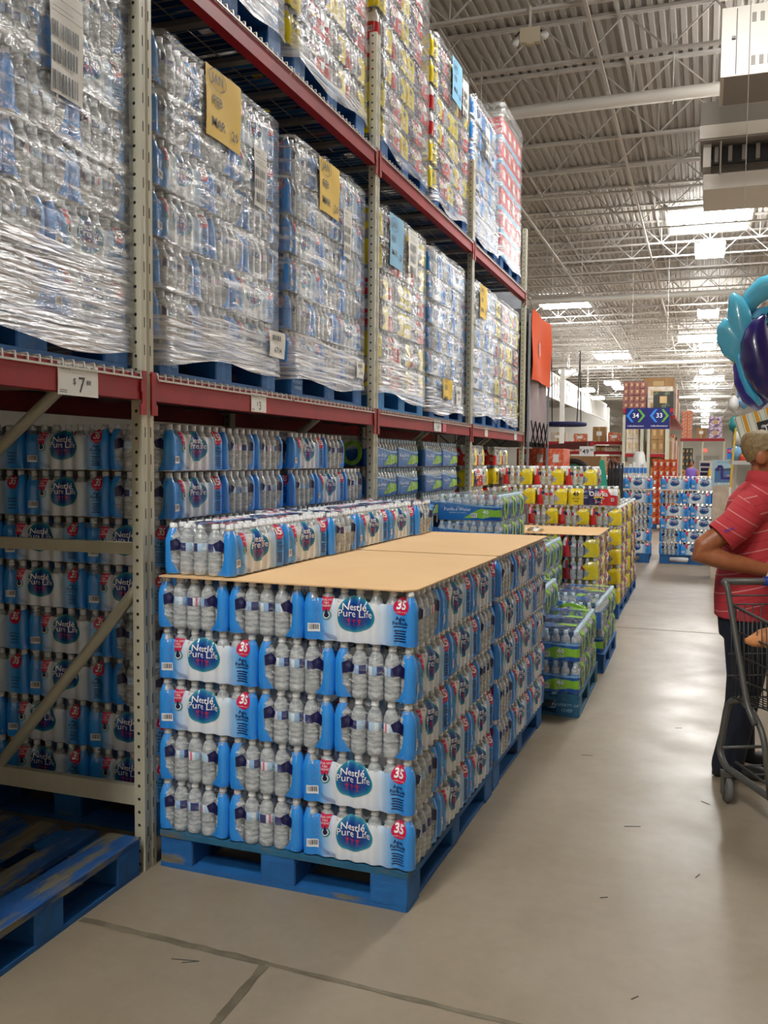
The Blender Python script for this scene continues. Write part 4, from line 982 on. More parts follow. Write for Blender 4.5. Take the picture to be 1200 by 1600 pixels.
def wrap(x0, x1, y0, y1, z0, z1, label, seed, skirt=.16, drape=.05):
    """stretch film wound round a load: open tube, drawn in between the layers, ragged hem over the pallet"""
    r = random.Random(seed); b = MB(); n = 52; nz = 26
    ph = [r.uniform(0, 6.28) for _ in range(6)]
    def pt(u, v):
        per = 2 * ((x1 - x0) + (y1 - y0)); s = (u % 1.0) * per; c = .03
        w, d = x1 - x0, y1 - y0
        if s < w: x, y, nx, ny = x0 + s, y0, 0, -1
        elif s < w + d: x, y, nx, ny = x1, y0 + s - w, 1, 0
        elif s < 2 * w + d: x, y, nx, ny = x1 - (s - w - d), y1, 0, 1
        else: x, y, nx, ny = x0, y1 - (s - 2 * w - d), -1, 0
        hem = -.02 * sin(s * 7 + ph[0]) - .025 * max(0, sin(s * 3.1 + ph[1])) - drape * (.5 + .5 * sin(s * 1.7 + ph[2]))
        zb = z0 + hem; z = zb + (z1 - zb) * v
        kz = (z - z0) / PH
        o = .010 + .003 * sin(s * 23 + z * 9 + ph[3]) + .003 * sin(s * 11 - z * 17 + ph[4]) - .004 * abs(sin(pi * kz)) ** 8 * 0
        if z < z0 + .03: o += .012
        return Vector((x + nx * o, y + ny * o, z))
    ms = 0
    vs = [pt(i / n, j / nz) for j in range(nz + 1) for i in range(n)]
    for j in range(nz):
        zc = (vs[j * n].z + vs[(j + 1) * n].z) / 2
        b_m = 1 if zc < z0 + skirt else 0
        b.add([vs[j * n + i] for i in range(n)] + [vs[(j + 1) * n + i] for i in range(n)], [(i, (i + 1) % n, n + (i + 1) % n, n + i) for i in range(n)], b_m, True)
    bm = bmesh.new(); me = b.mesh('stretch_wrap', [M_wrap, M_skirt]); bm.from_mesh(me); bmesh.ops.remove_doubles(bm, verts=bm.verts[:], dist=1e-5); bm.to_mesh(me); bm.free()
    me.polygons.foreach_set('use_smooth', [True] * len(me.polygons))
    # loose folds of film
    return put('stretch_wrap', me, label=label, cat='stretch wrap', group='stretch wraps round the shelf loads')
def paper(x, y, z, w, h, m, label, lines, seed=0, rot=0.0, cat='paper label'):
    """sheet stuck on the aisle face of a load, facing +X"""
    b = MB(); b.grid(lambda u, v: (.002 + .003 * sin(u * 5 + v * 4), (u - .5) * w, (v - .5) * h), 8, 8, 0)
    tf = lambda a, c: (.0065, a, c)
    for kind, *q in lines:
        if kind == 't': flat_text(b, q[0], q[1], 1, tf, .015, at=(q[2], q[3]), res=1)
        elif kind == 'b':
            for x0, x1 in barcode(q[4], q[2], 1, seed + int(q[1] * 999)):
                b.add([tf(q[0] + x0, q[1] - q[3] / 2), tf(q[0] + x1, q[1] - q[3] / 2), tf(q[0] + x1, q[1] + q[3] / 2), tf(q[0] + x0, q[1] + q[3] / 2)], [(0, 1, 2, 3)], 1)
        elif kind == 'r': b.add([tf(q[0] - q[2] / 2, q[1] - q[3] / 2), tf(q[0] + q[2] / 2, q[1] - q[3] / 2), tf(q[0] + q[2] / 2, q[1] + q[3] / 2), tf(q[0] - q[2] / 2, q[1] + q[3] / 2)], [(0, 1, 2, 3)], 1)
        elif kind == 'o':
            N = 20; b.add([tf(q[0] + q[2] * k2 * cos(2 * pi * k / N), q[1] + q[3] * k2 * sin(2 * pi * k / N)) for k2 in (1, .93) for k in range(N)], [(k, (k + 1) % N, N + (k + 1) % N, N + k) for k in range(N)], 1)
    return b.build(cat.replace(' ', '_'), [m, M_ink], None, (x, y, z), label=label, cat=cat, rot=(0, 0, rot))
SHIP = [('t', 'WATER', .018, -.05, .15), ('r', 0, .128, .15, .002), ('r', -.02, .10, .10, .002), ('r', 0, .085, .15, .002), ('b', -.01, .03, .13, .05, 22), ('b', -.01, -.045, .13, .055, 18), ('b', -.01, -.13, .13, .06, 20)]
DATE = [('t', 'JAN', .055, -.06, .10), ('o', -.06, .10, .075, .045), ('t', 'FEB', .055, -.06, .01), ('t', 'MAR', .055, -.05, -.08), ('t', '20', .06, .09, -.09)]
SMALL = [('b', -.01, .03, .10, .025, 14), ('t', '6704', .04, .0, -.03)]
def load(style, y0, w, zsh, nl, pats, nm, lod, seed, xr=-2.005, nearside=False, skirt=.16, mtp=None, wrapped=True):
    pallet(xr - PD_ + .09 if False else xr - 1.219, y0, zsh + .012, f'blue pallet carrying {nm}', 0, mtp or M_pblue, None) if False else None
    z0 = zsh + .012
    # boards along the aisle: 40-inch side to the aisle
    t = pallet(xr - PD_, y0, z0, f'blue pallet carrying {nm}', 0, mtp or M_pblue, None, turn=True)
    Ln = LP if style == 'n' else L4
    wd = 2 * WP + Ln if style == 'n' else 2 * WP + Ln
    ys = y0 + (PW_ - wd) / 2
    for k in range(nl):
        z = z0 + PHT + .001 + k * (PH - .002); pat = pats[k % len(pats)]; y = ys
        for q, tt in enumerate(pat):
            d = Ln if tt == 'L' else WP; dd = WP if tt == 'L' else Ln
            lab = f'{["near", "middle", "far", "end"][q]} pack, {LY[k]} layer of {nm}'
            pack(style, xr - .012 - dd / 2, y + d / 2, z, 1 if tt == 'L' else 0, lab, lod, 'se' if q == 0 else 'e', top=(k == nl - 1), jit=1.4); 
            if q == 0 and nearside:
                d2 = Ln if dd == WP else WP
                # second pack showing on the near end of the load
                pack(style, xr - .016 - dd - (WP if tt == 'E' else Ln) / 2, y + (Ln if tt == 'E' else WP) / 2, z, 1 if tt == 'E' else 0, f'inner near-end pack, {LY[k]} layer of {nm}', 'far', 's', top=(k == nl - 1), jit=1.4)
            y += d + .002
    if wrapped: wrap(xr - PD_ + .05, xr + .004, y0 - .015, y0 + PW_ + .015, z0 + .10, z0 + PHT + nl * PH - .012, f'clear stretch wrap round {nm}', seed, skirt)
    return t
PA, PB_ = ['EEL', 'LEE', 'LEE', 'EEL'], ['LEE', 'EEL', 'EEL', 'LEE']
LN = {}
def nm(i): return i
load('n', 1.855, 1.0, Z1, 7, ['EEL', 'EEL', 'LEE', 'LEE', 'EEL', 'LEE', 'EEL'], 'the wrapped water load left of the nearest post', 'mid', 1, skirt=.34)
LD1 = load('n', 3.07, 1.0, Z1, 6, ['EEL', 'EEL', 'LEE', 'LEE', 'EEL', 'EEL'], 'the wrapped water load right of the nearest post', 'mid', 2, nearside=True)
LD2 = load('n', 4.27, 1.0, Z1, 6, ['LEE', 'EEL', 'LEE', 'LEE', 'EEL', 'EEL'], 'the second wrapped water load on the lower shelf', 'mid', 3)
load('o', 5.57, 1.0, Z1, 6, ['LEE', 'LEE', 'EEL', 'EEL', 'LEE', 'LEE'], 'the yellow-cornered load past the second post', 'far', 4, mtp=wood_mat('pallet_bright', '2b86c8', '1f74b4', .0), nearside=True)
load('n', 6.76, 1.0, Z1, 6, ['EEL', 'LEE', 'EEL', 'LEE', 'LEE', 'EEL'], 'the wrapped water load before the third post', 'far', 5, skirt=.2)
load('n', 8.10, 1.0, Z1, 6, PA, 'the wrapped water load after the third post', 'far', 6, nearside=True)
load('o', 9.22, 1.0, Z1, 6, ['LEE', 'LEE', 'EEL', 'EEL', 'LEE', 'LEE'], 'the yellow-cornered load next to the orange banner', 'far', 7, skirt=.1)
load('n', 3.13, 1.0, Z2, 4, PA, 'the white-wrapped load at the top edge of the picture', 'far', 8, skirt=.9)
load('o', 4.29, 1.0, Z2, 6, ['LEE', 'LEE', 'EEL', 'EEL', 'LEE', 'EEL'], 'the upper yellow load left of the second post', 'far', 9, skirt=.05)
load('o', 5.60, 1.0, Z2, 7, ['LL', 'LL', 'EEL', 'EEL', 'LL', 'LL', 'LL'], 'the tallest upper yellow and red load', 'far', 10, skirt=.0, nearside=True)
load('o', 6.82, 1.0, Z2, 6, ['LL', 'LEE', 'EEL', 'EEL', 'LEE', 'LL'], 'the upper yellow load with a blue paper', 'far', 11, skirt=.02)
load('n', 8.06, 1.0, Z2, 6, PA, 'the upper clear-wrapped load after the third post', 'far', 12, skirt=.3, nearside=True)
# red cartons at the very end
M_white = mat('plastic_white', H('e4e4e2'), .45); M_juice = mat('carton_juice', H('c9262e'), .45, noise=((9, 9, 22), H('e8d6d2'), .55, .60)); M_juice2 = mat('carton_juice_blue', H('7fbfe0'), .45)
pallet(-2.005 - PD_, 9.24, Z2 + .012, 'blue pallet carrying the red carton load at the end of the upper shelf', 0, M_pblue, None, turn=True)
jb = MB(); jb.box((0, 0, .115), (.30, .245, .225), 0); jb.box((0, 0, .028), (.303, .248, .05), 1); jb.box((0, -.124, .14), (.10, .004, .07), 2); jb.box((.152, 0, .14), (.004, .09, .08), 2); JBM = jb.mesh('juice_carton', [M_juice, M_juice2, M_white])
for k in range(6):
    for q in range(4):
        put('juice_carton', JBM, None, (-2.16, 9.37 + .25 * q, Z2 + .012 + PHT + .001 + .232 * k), R_.uniform(-.01, .01), f'{["nearest", "second", "third", "farthest"][q]} red drink carton, {LY[k]} layer at the end of the upper shelf', 'carton', 'red drink cartons')
    put('juice_carton', JBM, None, (-2.47, 9.37, Z2 + .012 + PHT + .001 + .232 * k), 0, f'inner red drink carton on the near end, {LY[k]} layer of the end load', 'carton', 'red drink cartons')
wrap(-2.62, -2.0, 9.24, 10.26, Z2 + .14, Z2 + .15 + PHT + 6 * .232, 'clear stretch wrap round the red carton load at the end', 21, .12)
XA = -1.985
def stencil(par, lines, tf, m=None):
    b = MB()
    for txt, sz, a, z in lines: flat_text(b, txt, sz, 0, tf, .01, at=(a, z), res=1)
    b.build('stencil', m or I_pal, par)
for q, ld in enumerate((LD1, LD2)):
    stencil(ld, [('PROPERTY', .026, -PW_ / 2 + .072, .075), ('OWNER', .026, -PW_ / 2 + .072, .045)], lambda a, z: (a, -PD_ / 2 - .003, z))
stencil(PAL3, [('PROPERTY OF', .026, PD_ / 2 - .085, .075), ('CHEP', .030, PD_ / 2 - .075, .042)], lambda a, z: (-PW_ / 2 - .012, -a, z))
def sheet_on(y, z, w, h, m, label, lines, seed): return paper(XA, y, z, w, h, m, label, lines, seed)
sheet_on(2.515, 2.91, .16, .34, M_paper, 'white barcode sheet on the wrapped load left of the nearest post', SHIP, 1)
sheet_on(3.54, 3.07, .30, .29, M_yel, 'yellow dated sheet, JAN circled, on the load right of the nearest post', DATE, 2)
sheet_on(3.88, 2.88, .12, .27, M_paper, 'white barcode sheet on the load right of the nearest post', [(a, *[v * .72 if isinstance(v, float) else v for v in q]) for a, *q in SHIP], 3)
sheet_on(4.06, 2.135, .17, .125, M_paper, 'small white label with 6704 at the foot of the wrapped load', SMALL, 4)
sheet_on(4.71, 3.06, .28, .28, M_yel, 'yellow dated sheet on the second wrapped water load', DATE, 5)
sheet_on(4.98, 2.88, .12, .27, M_paper, 'white barcode sheet on the second wrapped water load', [(a, *[v * .72 if isinstance(v, float) else v for v in q]) for a, *q in SHIP], 6)
sheet_on(5.20, 2.12, .13, .10, M_paper, 'small white label at the foot of the second wrapped load', [(a, *[v * .75 if isinstance(v, float) else v for v in q]) for a, *q in SMALL], 7)
sheet_on(5.87, 3.03, .28, .34, M_cyan, 'pale blue dated sheet on the yellow-cornered load past the second post', DATE, 8)
sheet_on(6.24, 3.04, .22, .30, M_paper, 'white barcode sheet on the yellow-cornered load past the second post', SHIP, 9)
sheet_on(6.95 + .25, 2.15, .28, .16, M_yel, 'yellow sheet low on the wrapped load before the third post', DATE, 10)
sheet_on(7.55, 2.12, .16, .16, M_paper, 'white label low on the wrapped load before the third post', SMALL, 11)
sheet_on(8.42, 3.05, .28, .30, M_yel, 'yellow sheet on the wrapped load after the third post', DATE, 12)
sheet_on(7.38, 4.65, .30, .34, M_cyan, 'pale blue dated sheet on the upper yellow load', DATE, 13)
sheet_on(7.66, 4.62, .18, .30, M_paper, 'white barcode sheet on the upper yellow load', SHIP, 14)
sheet_on(8.50, 4.52, .16, .28, M_paper, 'white barcode sheet on the upper clear-wrapped load', SHIP, 15)
# price cards on the beams
def price(y, z, w, h, big, small, label, red=False, title='PURIFIED BOTTLED WATER'):
    b = MB(); b.box((.001, 0, 0), (.002, w, h)); tf = lambda a, c: (.0028, a, c)
    flat_text(b, title, .013 * w / .17, 1, tf, .012, at=(-.03 * w / .17, h * .40), sx=.85, res=1)
    flat_text(b, '35 PK 16.9 OZ', .008, 1, tf, 0, at=(-.055 * w / .17, h * .30), res=1)
    flat_text(b, big, .062 * w / .17, 1, tf, .0, at=(.012 * w / .17, -h * .17), res=2); flat_text(b, '$', .024 * w / .17, 1, tf, .01, at=(-.018 * w / .17, -h * .06)); flat_text(b, small, .020 * w / .17, 1, tf, .01, at=(.043 * w / .17, -h * .06))
    b.add([tf(*q) for q in ((.052 * w / .17, h * .34), (.062 * w / .17, h * .34), (.062 * w / .17, h * .44), (.052 * w / .17, h * .44))], [(0, 1, 2, 3)], 1)
    for k in range(2): b.add([tf(*q) for q in ((-.08 * w / .17, -h * (.36 + .06 * k)), (-.05 * w / .17, -h * (.36 + .06 * k)), (-.05 * w / .17, -h * (.34 + .06 * k)), (-.08 * w / .17, -h * (.34 + .06 * k)))], [(0, 1, 2, 3)], 1)
    return b.build('price_card', [M_card if not red else I_red, M_ink], None, (XR + .0025, y, z), label=label, cat='price card')
price(2.535, 1.835, .205, .105, '7', '88', 'white price card with a large 7 on the red beam left of the post')
price(3.835, 1.838, .150, .085, '3', '', 'white price card with a large 3 on the red beam right of the post')
price(6.86, 1.842, .20, .085, '4', '98', 'white price card on the red beam past the second post')
price(7.06, 1.84, .10, .075, '5', '', 'small red price card beside a white one past the second post', True, 'SALE')
price(8.55, 1.842, .12, .08, '5', '', 'white price card on the last red beam, nearer one'); price(9.98, 1.842, .14, .08, '4', '', 'white price card at the far end of the last red beam')
# ------------------------------------------------------------------ empty pallet, left foreground
M_pold = wood_mat('pallet_blue_bare', '1d5597', '14406f', .165)
pallet(-3.195, 1.862, 0, 'empty blue pallet with bare worn boards on the floor, lower left', 0, M_pblue, M_pold, turn=True)
# loads added behind the racking: cartons that block light behind the water
M_ctn = mat('carton_dark', H('8a6a45'), .8, noise=(2, H('7a5c3a'), .3, .7)); M_tape = mat('carton_tape', H('b89a6c'), .4)
def carton_mesh(w, d, h, m=None, tape=True):
    b = MB(); b.box((0, 0, h / 2), (w, d, h), 0)
    if tape: b.box((0, 0, h / 2), (w + .002, .05, h + .002), 1)
    b.box((0, 0, h + .001), (w * .98, .006, .002), 2)
    return b.mesh('carton', [m or M_ctn, M_tape, M_ink])
CTN = carton_mesh(.52, .56, .50)
for bI in range(-1, 3):
    for lv, z in enumerate((0, Z1 + .03, Z2 + .03)):
        y0 = POSTY[bI + 1] - (2.5 if bI == -1 else 0) + .05 if False else .46 + BAY * (bI + 1) + .05
        t = thing('light_block_cartons', f'brown carton load added behind the racking to block light, {["floor", "lower shelf", "upper shelf"][lv]} level, {["first", "second", "third", "last"][bI + 1]} bay', 'carton load', (-3.75, y0 + 1.15, z), 0, 'added carton loads behind the racks')
        for i in range(2):
            for jy in range(4):
                for k in range(3): put('carton', CTN, t, (-.27 + .54 * i, -.87 + .58 * jy, .004 + .502 * k))

for y, z, s in ((1.17, Z1 + .03, 'lower shelf, out of view'), (1.07, Z2 + .03, 'upper shelf, out of view'), (2.22, Z2 + .03, 'upper shelf, above the left edge')):  # unseen loads added to keep light off the packs in the bay
    t = thing('light_block_cartons', f'unseen cartons added as shade left of the nearest post, {s}', 'carton load', (-2.56, y, z))
    for i in range(2):
        for jy in range(2):
            for k in range(3): put('carton', CTN, t, (-.27 + .54 * i, -.25 + .57 * jy - .03, .004 + .502 * k))
# ------------------------------------------------------------------ canopy tent and orange banner at the rack end
M_grey = mat('tent_grey', H('9b9fa6'), .8, noise=(5, H('878b92'), .3, .7), bump=(9, .3)); M_pink = mat('tent_inner', H('b9a8ab'), .8, noise=(3, H('a39598'), .3, .7), bump=(6, .4)); M_orange = mat('flag_orange', H('ee5a22'), .75, bump=(14, .25)); M_black = mat('black_metal', (.02, .02, .022), .4)
t = thing('canopy_tent', 'grey display canopy tent hanging at the end of the racking behind the orange banner', 'canopy tent', (-2.6, 11.45, 0))
def cloth(f, nu, nv, m, th=.006):
    b = MB(); b.grid(lambda u, v: f(u, v, 0), nu, nv, 0); return b.mesh('cloth', m)
b = MB()
b.loft([[Vector((-.62 * k, -.70 * k, z)), Vector((.62 * k, -.70 * k, z)), Vector((.62 * k, .70 * k, z)), Vector((-.62 * k, .70 * k, z))] for k, z in ((1.0, 3.36), (1.01, 3.20), (1.0, 3.36), (.5, 3.62), (.05, 3.85))], 0, False); b.build('roof_cloth', M_grey, t)
b = MB(); b.grid(lambda u, v: (.60 + .025 * sin(u * 14 + v * 3), -.66 + 1.32 * u, 1.80 + 1.5 * v), 30, 12, 0); b.build('side_cloth', M_pink, t)
b = MB(); b.grid(lambda u, v: (-.6 + 1.2 * u, .66 + .02 * sin(u * 11), 1.75 + 1.55 * v), 20, 10, 0); b.build('rear_cloth', M_grey, t)
for sx in (-1, 1):
    for sy in (-1, 1): b = MB(); b.bar((sx * .63, sy * .71, 0), (sx * .63, sy * .71, 3.3), .025, .025); b.build('leg', M_grey, t)
b = MB()
for k in range(4):
    for sy in (-1, 1):
        x0, x1 = -.6 + .3 * k, -.3 + .3 * k
        b.bar((x0, sy * .72, 1.75), (x1, sy * .72, 2.0), .012, .012); b.bar((x0, sy * .72, 2.0), (x1, sy * .72, 1.75), .012, .012)
        b.bar((.645, -.6 + .3 * k, 1.75), (.645, -.3 + .3 * k, 2.05), .012, .012); b.bar((.645, -.6 + .3 * k, 2.05), (.645, -.3 + .3 * k, 1.75), .012, .012)
b.build('scissor_truss', M_black, t)
t = thing('banner', 'hanging bright orange banner with small black linked-letters emblem beside the racking end', 'banner', (-1.945, 11.42, 2.94))
def fl_(u, v): return (.016 * sin(u * 7 + .5) + .010 * sin(v * 6 + u * 4), -.67 + 1.34 * u, -.41 + .82 * v + .05 * (.5 - abs(u - .5)) * (-1 if v > .9 else 1) * .6)
b = MB(); b.grid(fl_, 26, 14, 0); b.grid(lambda u, v: tuple(Vector(fl_(u, v)) + Vector((-.004, 0, 0))), 26, 14, 0); b.build('cloth', M_orange, t)
b = MB()
def onfl(y, z, o=.016): 
    u, v = (y + .67) / 1.34, (z + .41) / .82; p = Vector(fl_(u, v)); return (p.x + o, p.y, p.z)
for txt, dx, dz, sz in (('O', 0, .0, .30), ('S', -.0, .0, .20), ('U', .0, -.02, .27)): 
    flat_text(b, txt, sz, 0, lambda a, c: onfl(a - .14, c - .03), .004, at=(dx, dz), res=1)
b.build('emblem', I_black, t)
for y in (-.64, .64): b = MB(); b.tube([(0, y, .40), (-.04, y * 1.02, .52)], .004, 5); b.build('cord', M_black, t)
# round hammock swing
M_navy = mat('swing_navy', H('1b2458'), .7); 
t = thing('disc_swing', 'navy round platform swing hanging on black ropes beyond the racking', 'swing', (-2.88, 20, 2.36))
b = MB(); b.tube([(.44 * cos(2 * pi * k / 28), .44 * sin(2 * pi * k / 28), 0) for k in range(28)], .045, 10, closed=True); b.build('padded_rim', M_navy, t)
b = MB()
for k in range(-5, 6):
    L_ = sqrt(max(0, .42 ** 2 - (k * .075) ** 2)); b.bar((-L_, k * .075, -.01), (L_, k * .075, -.01), .02, .006); b.bar((k * .075, -L_, -.016), (k * .075, L_, -.016), .02, .006)
b.build('webbing', M_black, t)
for k in range(4):
    a = pi / 4 + pi / 2 * k; s = -1 if cos(a) < 0 else 1; b = MB(); b.tube([(.44 * cos(a), .44 * sin(a), .04), (s * .31, .02 * sin(a), 1.56)], .012, 6); b.build('rope', M_black, t)
for s in (-1, 1): b = MB(); b.tube([(s * .31, 0, 1.55), (s * .31, 0, 5.72)], .004, 5); b.build('hanging_wire', M_pipe, t)
# white post, wall band with hanging lamps behind it
b = MB(); b.box((-4.4, 30, 2.3), (.14, .14, 4.6)); b.box((-4.4, 30, .02), (.36, .36, .04)); b.box((-4.4, 30, 4.62), (.3, .25, .06)); b.build('trim_1', M_pipe, kind='structure')
b = MB(); b.box((-7.5, 57, 6.02), (.12, 36, .12)); b.box((-7.5, 57, 4.82), (.12, 36, .10))
y = 39.5
while y < 75: b.box((-7.47, y, 5.42), (.03, .5, 1.1)); b.bar((-7.5, y + .42, 4.85), (-7.5, y + .42, 6.0), .05, .05); y += .9
b.bar((-7.4, 43, 4.8), (-5.2, 43, 5.9), .1, .1)
b.build('trim_2', M_pipe, kind='structure')
slab('wall_office', (-14, 78, 3.0), (13, .2, 6.0), mat('office_wall', H('d5d2ca'), .7))
# distant carton racking
def rackframe(x, y, h, d, label):
    t = thing('rack_frame', label, 'rack frame', (x, y, 0))
    for dy in (0, d): b = MB(); b.box((0, dy, h / 2), (.09, .09, h)); b.box((0, dy, .01), (.14, .14, .02)); b.build('post', M_post, t)
    z = .3; s = 1
    while z + 1.0 < h:
        b = MB(); b.bar((0, 0 if s > 0 else d, z), (0, d if s > 0 else 0, z + .9), .04, .04); b.build('diagonal_brace', M_post, t); z += .95; s = -s
    return t
M_brown = mat('carton_brown', H('a07a4e'), .8, noise=(2.5, H('93704a'), .3, .7)); M_maroon = mat('carton_maroon', H('8c5a52'), .7, noise=(14, H('6d3f3c'), .45, .55)); M_dkc = mat('carton_black', H('2e2c26'), .6, noise=(7, H('56604a'), .55, .6)); M_orc = mat('carton_orange', H('cf5f35'), .6, noise=(18, H('d9c9b8'), .5, .6)); M_ltc = mat('carton_pale', H('cfc3b2'), .7, noise=(6, H('b9aa96'), .4, .6)); M_redc = mat('carton_red', H('c4341f'), .5, noise=(22, H('e07a28'), .52, .6)); M_pinkc = mat('carton_coral', H('e2603f'), .5, noise=(24, H('efa58c'), .5, .6)); M_white = mat('plastic_white', H('e4e4e2'), .45)
_cm = {}
def carton(x, y, z, w, d, h, m, label, group=None, rz=0.0, extra=None):
    b = MB(); b.box((0, 0, h / 2), (w, d, h), 0); b.box((0, 0, h / 2), (w * .16, d + .004, h + .004), 1); b.box((0, -d / 2 - .002, h * .55), (w * .42, .002, h * .28), 2)
    return b.build('carton', [m, M_tape, M_card], None, (x, y, z), rz, label=label, cat='carton', group=group)
def block(x0, x1, y, z0, nx, nz, d, h, m, name, label, pal=None):
    """a wrapped pallet block whose cartons are parts"""
    t = thing(name, label, 'carton stack', ((x0 + x1) / 2, y + d / 2, z0)); w = (x1 - x0) / nx
    cb = MB(); cb.box((0, 0, h / 2 - .002), (w - .008, d, h - .008), 0); cb.box((0, -d / 2 - .002, h * .5), (w * .35, .003, h * .4), 1); me = cb.mesh('carton', [m, M_card if m in (M_redc, M_pinkc) else M_tape])
    z = 0
    if pal: b = MB(); [b.box((xx, 0, .05), (.1, d, .1)) for xx in (-(x1 - x0) / 2 + .06, 0, (x1 - x0) / 2 - .06)]; b.box((0, 0, .11), (x1 - x0, d, .02)); b.build('pallet_base', pal, t); z = .122
    for i in range(nx):
        for k in range(nz): put('carton', me, t, (-(x1 - x0) / 2 + w * (i + .5), R_.uniform(-.01, .01), z + h * k))
    return t
for x, nm in ((-2.37, 'far left'), (-1.83, 'left middle'), (-1.63, 'right middle'), (-1.09, 'far right')):
    rackframe(x, 29.3, 3.0, .95, f'pale upright under the blue aisle sign, {nm} one')
for i, (xa, xb, nm_) in enumerate(((-2.42, -1.78, 'left'), (-1.66, -1.04, 'right'))):
    for z in (1.75, 3.0):
        t = thing('rack_beam', f'dark shelf beam, {"lower" if z < 2 else "upper"} level of the {nm_} rack below the aisle sign', 'rack beam', ((xa + xb) / 2, 29.3, z))
        b = MB(); b.box((0, 0, 0), (xb - xa - .1, .05, .10)); b.box((0, 1.0, 0), (xb - xa - .1, .05, .10)); b.build('rail', M_red, t); b = MB(); b.box((0, .5, .06), (xb - xa - .1, 1.04, .02)); b.build('shelf_panel', M_wire, t)
block(-2.42, -1.74, 29.2, 3.07, 4, 4, 1.1, .21, M_maroon, 'carton_stack', 'maroon printed carton stack on red pallet above the aisle sign', M_red)
block(-1.52, -.92, 29.2, 3.07, 1, 1, 1.0, .52, M_dkc, 'carton_stack', 'black printed box with a picture, right above the aisle sign', M_red)
block(-2.31, -1.9, 29.4, 0, 2, 4, 1.0, .36, M_ltc, 'carton_stack', 'pale carton stack low under the left half of the aisle sign', M_pblue); block(-1.57, -1.15, 29.4, 0, 1, 3, 1.0, .42, M_brown, 'carton_stack', 'brown carton stack low under the right half of the aisle sign', M_pblue)
block(-2.31, -1.9, 29.4, 1.825, 2, 2, 1.0, .45, M_ltc, 'carton_stack', 'pale cartons on the middle shelf behind the aisle sign, left'); block(-1.57, -1.15, 29.4, 1.825, 2, 2, 1.0, .42, M_brown, 'carton_stack', 'brown cartons on the middle shelf behind the aisle sign, right')
for k in range(7):
    y = 30.6 + 1.35 * k; block(-1.9, -1.0, y, 0, 1, 5, 1.15, .42 + .03 * (k % 3), (M_brown, M_ltc, M_orc, M_maroon, M_ltc, M_brown, M_orc)[k], 'carton_stack', f'{["first", "second", "third", "fourth", "fifth", "sixth", "seventh"][k]} carton stack receding behind the aisle sign racking', M_pblue)
    block(-2.0, -1.0, y, 3.045, 1, 2 + k % 2, 1.15, .40, (M_ltc, M_brown, M_maroon)[k % 3], 'carton_stack', f'{["first", "second", "third", "fourth", "fifth", "sixth", "seventh"][k]} upper carton stack receding behind the aisle sign', M_pblue)
    if k % 3 == 0:
        t = thing('rack_beam', f'shelf beam carrying the {["near", "", "", "middle", "", "", "far"][k]} receding upper stacks', 'rack beam', (-1.5, y + 1.9, 3.02)); b = MB(); b.box((0, 0, -.02), (1.2, 4.0, .08)); b.build('rail', M_red, t)
# aisle sign
M_sgn = mat('sign_navy', H('1a1f66'), .4); I_sblue = mat('sign_blue', H('2f7fd6'), .4); I_sgreen = mat('sign_green', H('5f9a3c'), .4)
t = thing('aisle_sign', 'hanging navy aisle sign numbered 34 and 33 with blue and green chevrons', 'aisle sign', (-1.60, 28.0, 2.83))
b = MB(); b.box((0, 0, 0), (1.26, .05, .62)); b.build('board', M_sgn, t)
b = MB(); tf = lambda a, c: (a, -.029, c)
for cx, n_ in ((-.34, '34'), (.33, '33')):
    for s, m in ((-1, 0), (1, 1)):
        o = s * .02
        b.add([tf(cx + o + s * x, z + .08) for x, z in ((.03, .19), (.10, .19), (.25, 0), (.10, -.19), (.03, -.19), (.17, 0))], [(0, 1, 2, 3, 4, 5)], m)
    flat_text(b, n_, .19, 2, lambda a, c: (a, -.031, c), .01, at=(cx, .08)); flat_text(b, 'Coffee/Sweeteners', .062, 2, lambda a, c: (a, -.031, c), .01, at=(cx, -.22), res=1)
b.build('lettering', [I_sblue, I_sgreen, I_white], t)
for x in (-.5, .5): b = MB(); b.tube([(x, 0, .31), (x, 0, 4.65)], .003, 5); b.build('hanging_wire', M_pipe, t)
# shelves with boxes across the back, left part
t = thing('shelf_rack', 'red beamed shelf rack with boxes behind the round swing', 'shelf rack', (-4.25, 34.2, 0))
for x in (-1.4, -.45, .45, 1.4): b = MB(); b.box((x, 0, 1.15), (.08, .08, 2.3)); b.build('post', M_post, t)
for z in (2.22, 1.86, .9): b = MB(); b.box((0, -.05, z), (2.9, .06, .11)); b.build('beam', M_red, t); b = MB(); b.box((0, .45, z + .03), (2.9, .9, .03)); b.build('shelf_panel', M_wire, t)
for x, w, h, m, lb in ((-.92, .55, .35, M_ltc, 'pale low box at left on the shelf behind the swing'), (-.12, .46, .30, M_orc, 'orange and white box on the shelf behind the swing'), (.58, .46, .55, M_brown, 'tall brown box on the shelf right of the swing'), (1.12, .44, .34, M_orc, 'orange and white box at right on the shelf by the aisle sign')):
    carton(-4.25 + x, 34.6, 2.27, w, .5, h, m, lb)
for k, (x, m) in enumerate(((-1.0, M_ltc), (-.1, M_brown), (.55, M_white), (1.1, M_orc))): block(-4.25 + x - .3, -4.25 + x + .3, 34.3, .95, 3, 4, .6, .2, m, 'carton_stack', f'{["leftmost", "second", "third", "rightmost"][k]} carton stack on the lower shelf behind the swing')
for k, (x, m) in enumerate(((-1.0, M_ltc), (-.1, M_orc), (.55, M_brown), (1.1, M_ltc))): block(-4.25 + x - .3, -4.25 + x + .3, 34.3, 1.92, 3, 1, .6, .22, m, 'carton_stack', f'{["leftmost", "second", "third", "rightmost"][k]} low carton row on the middle shelf behind the swing')
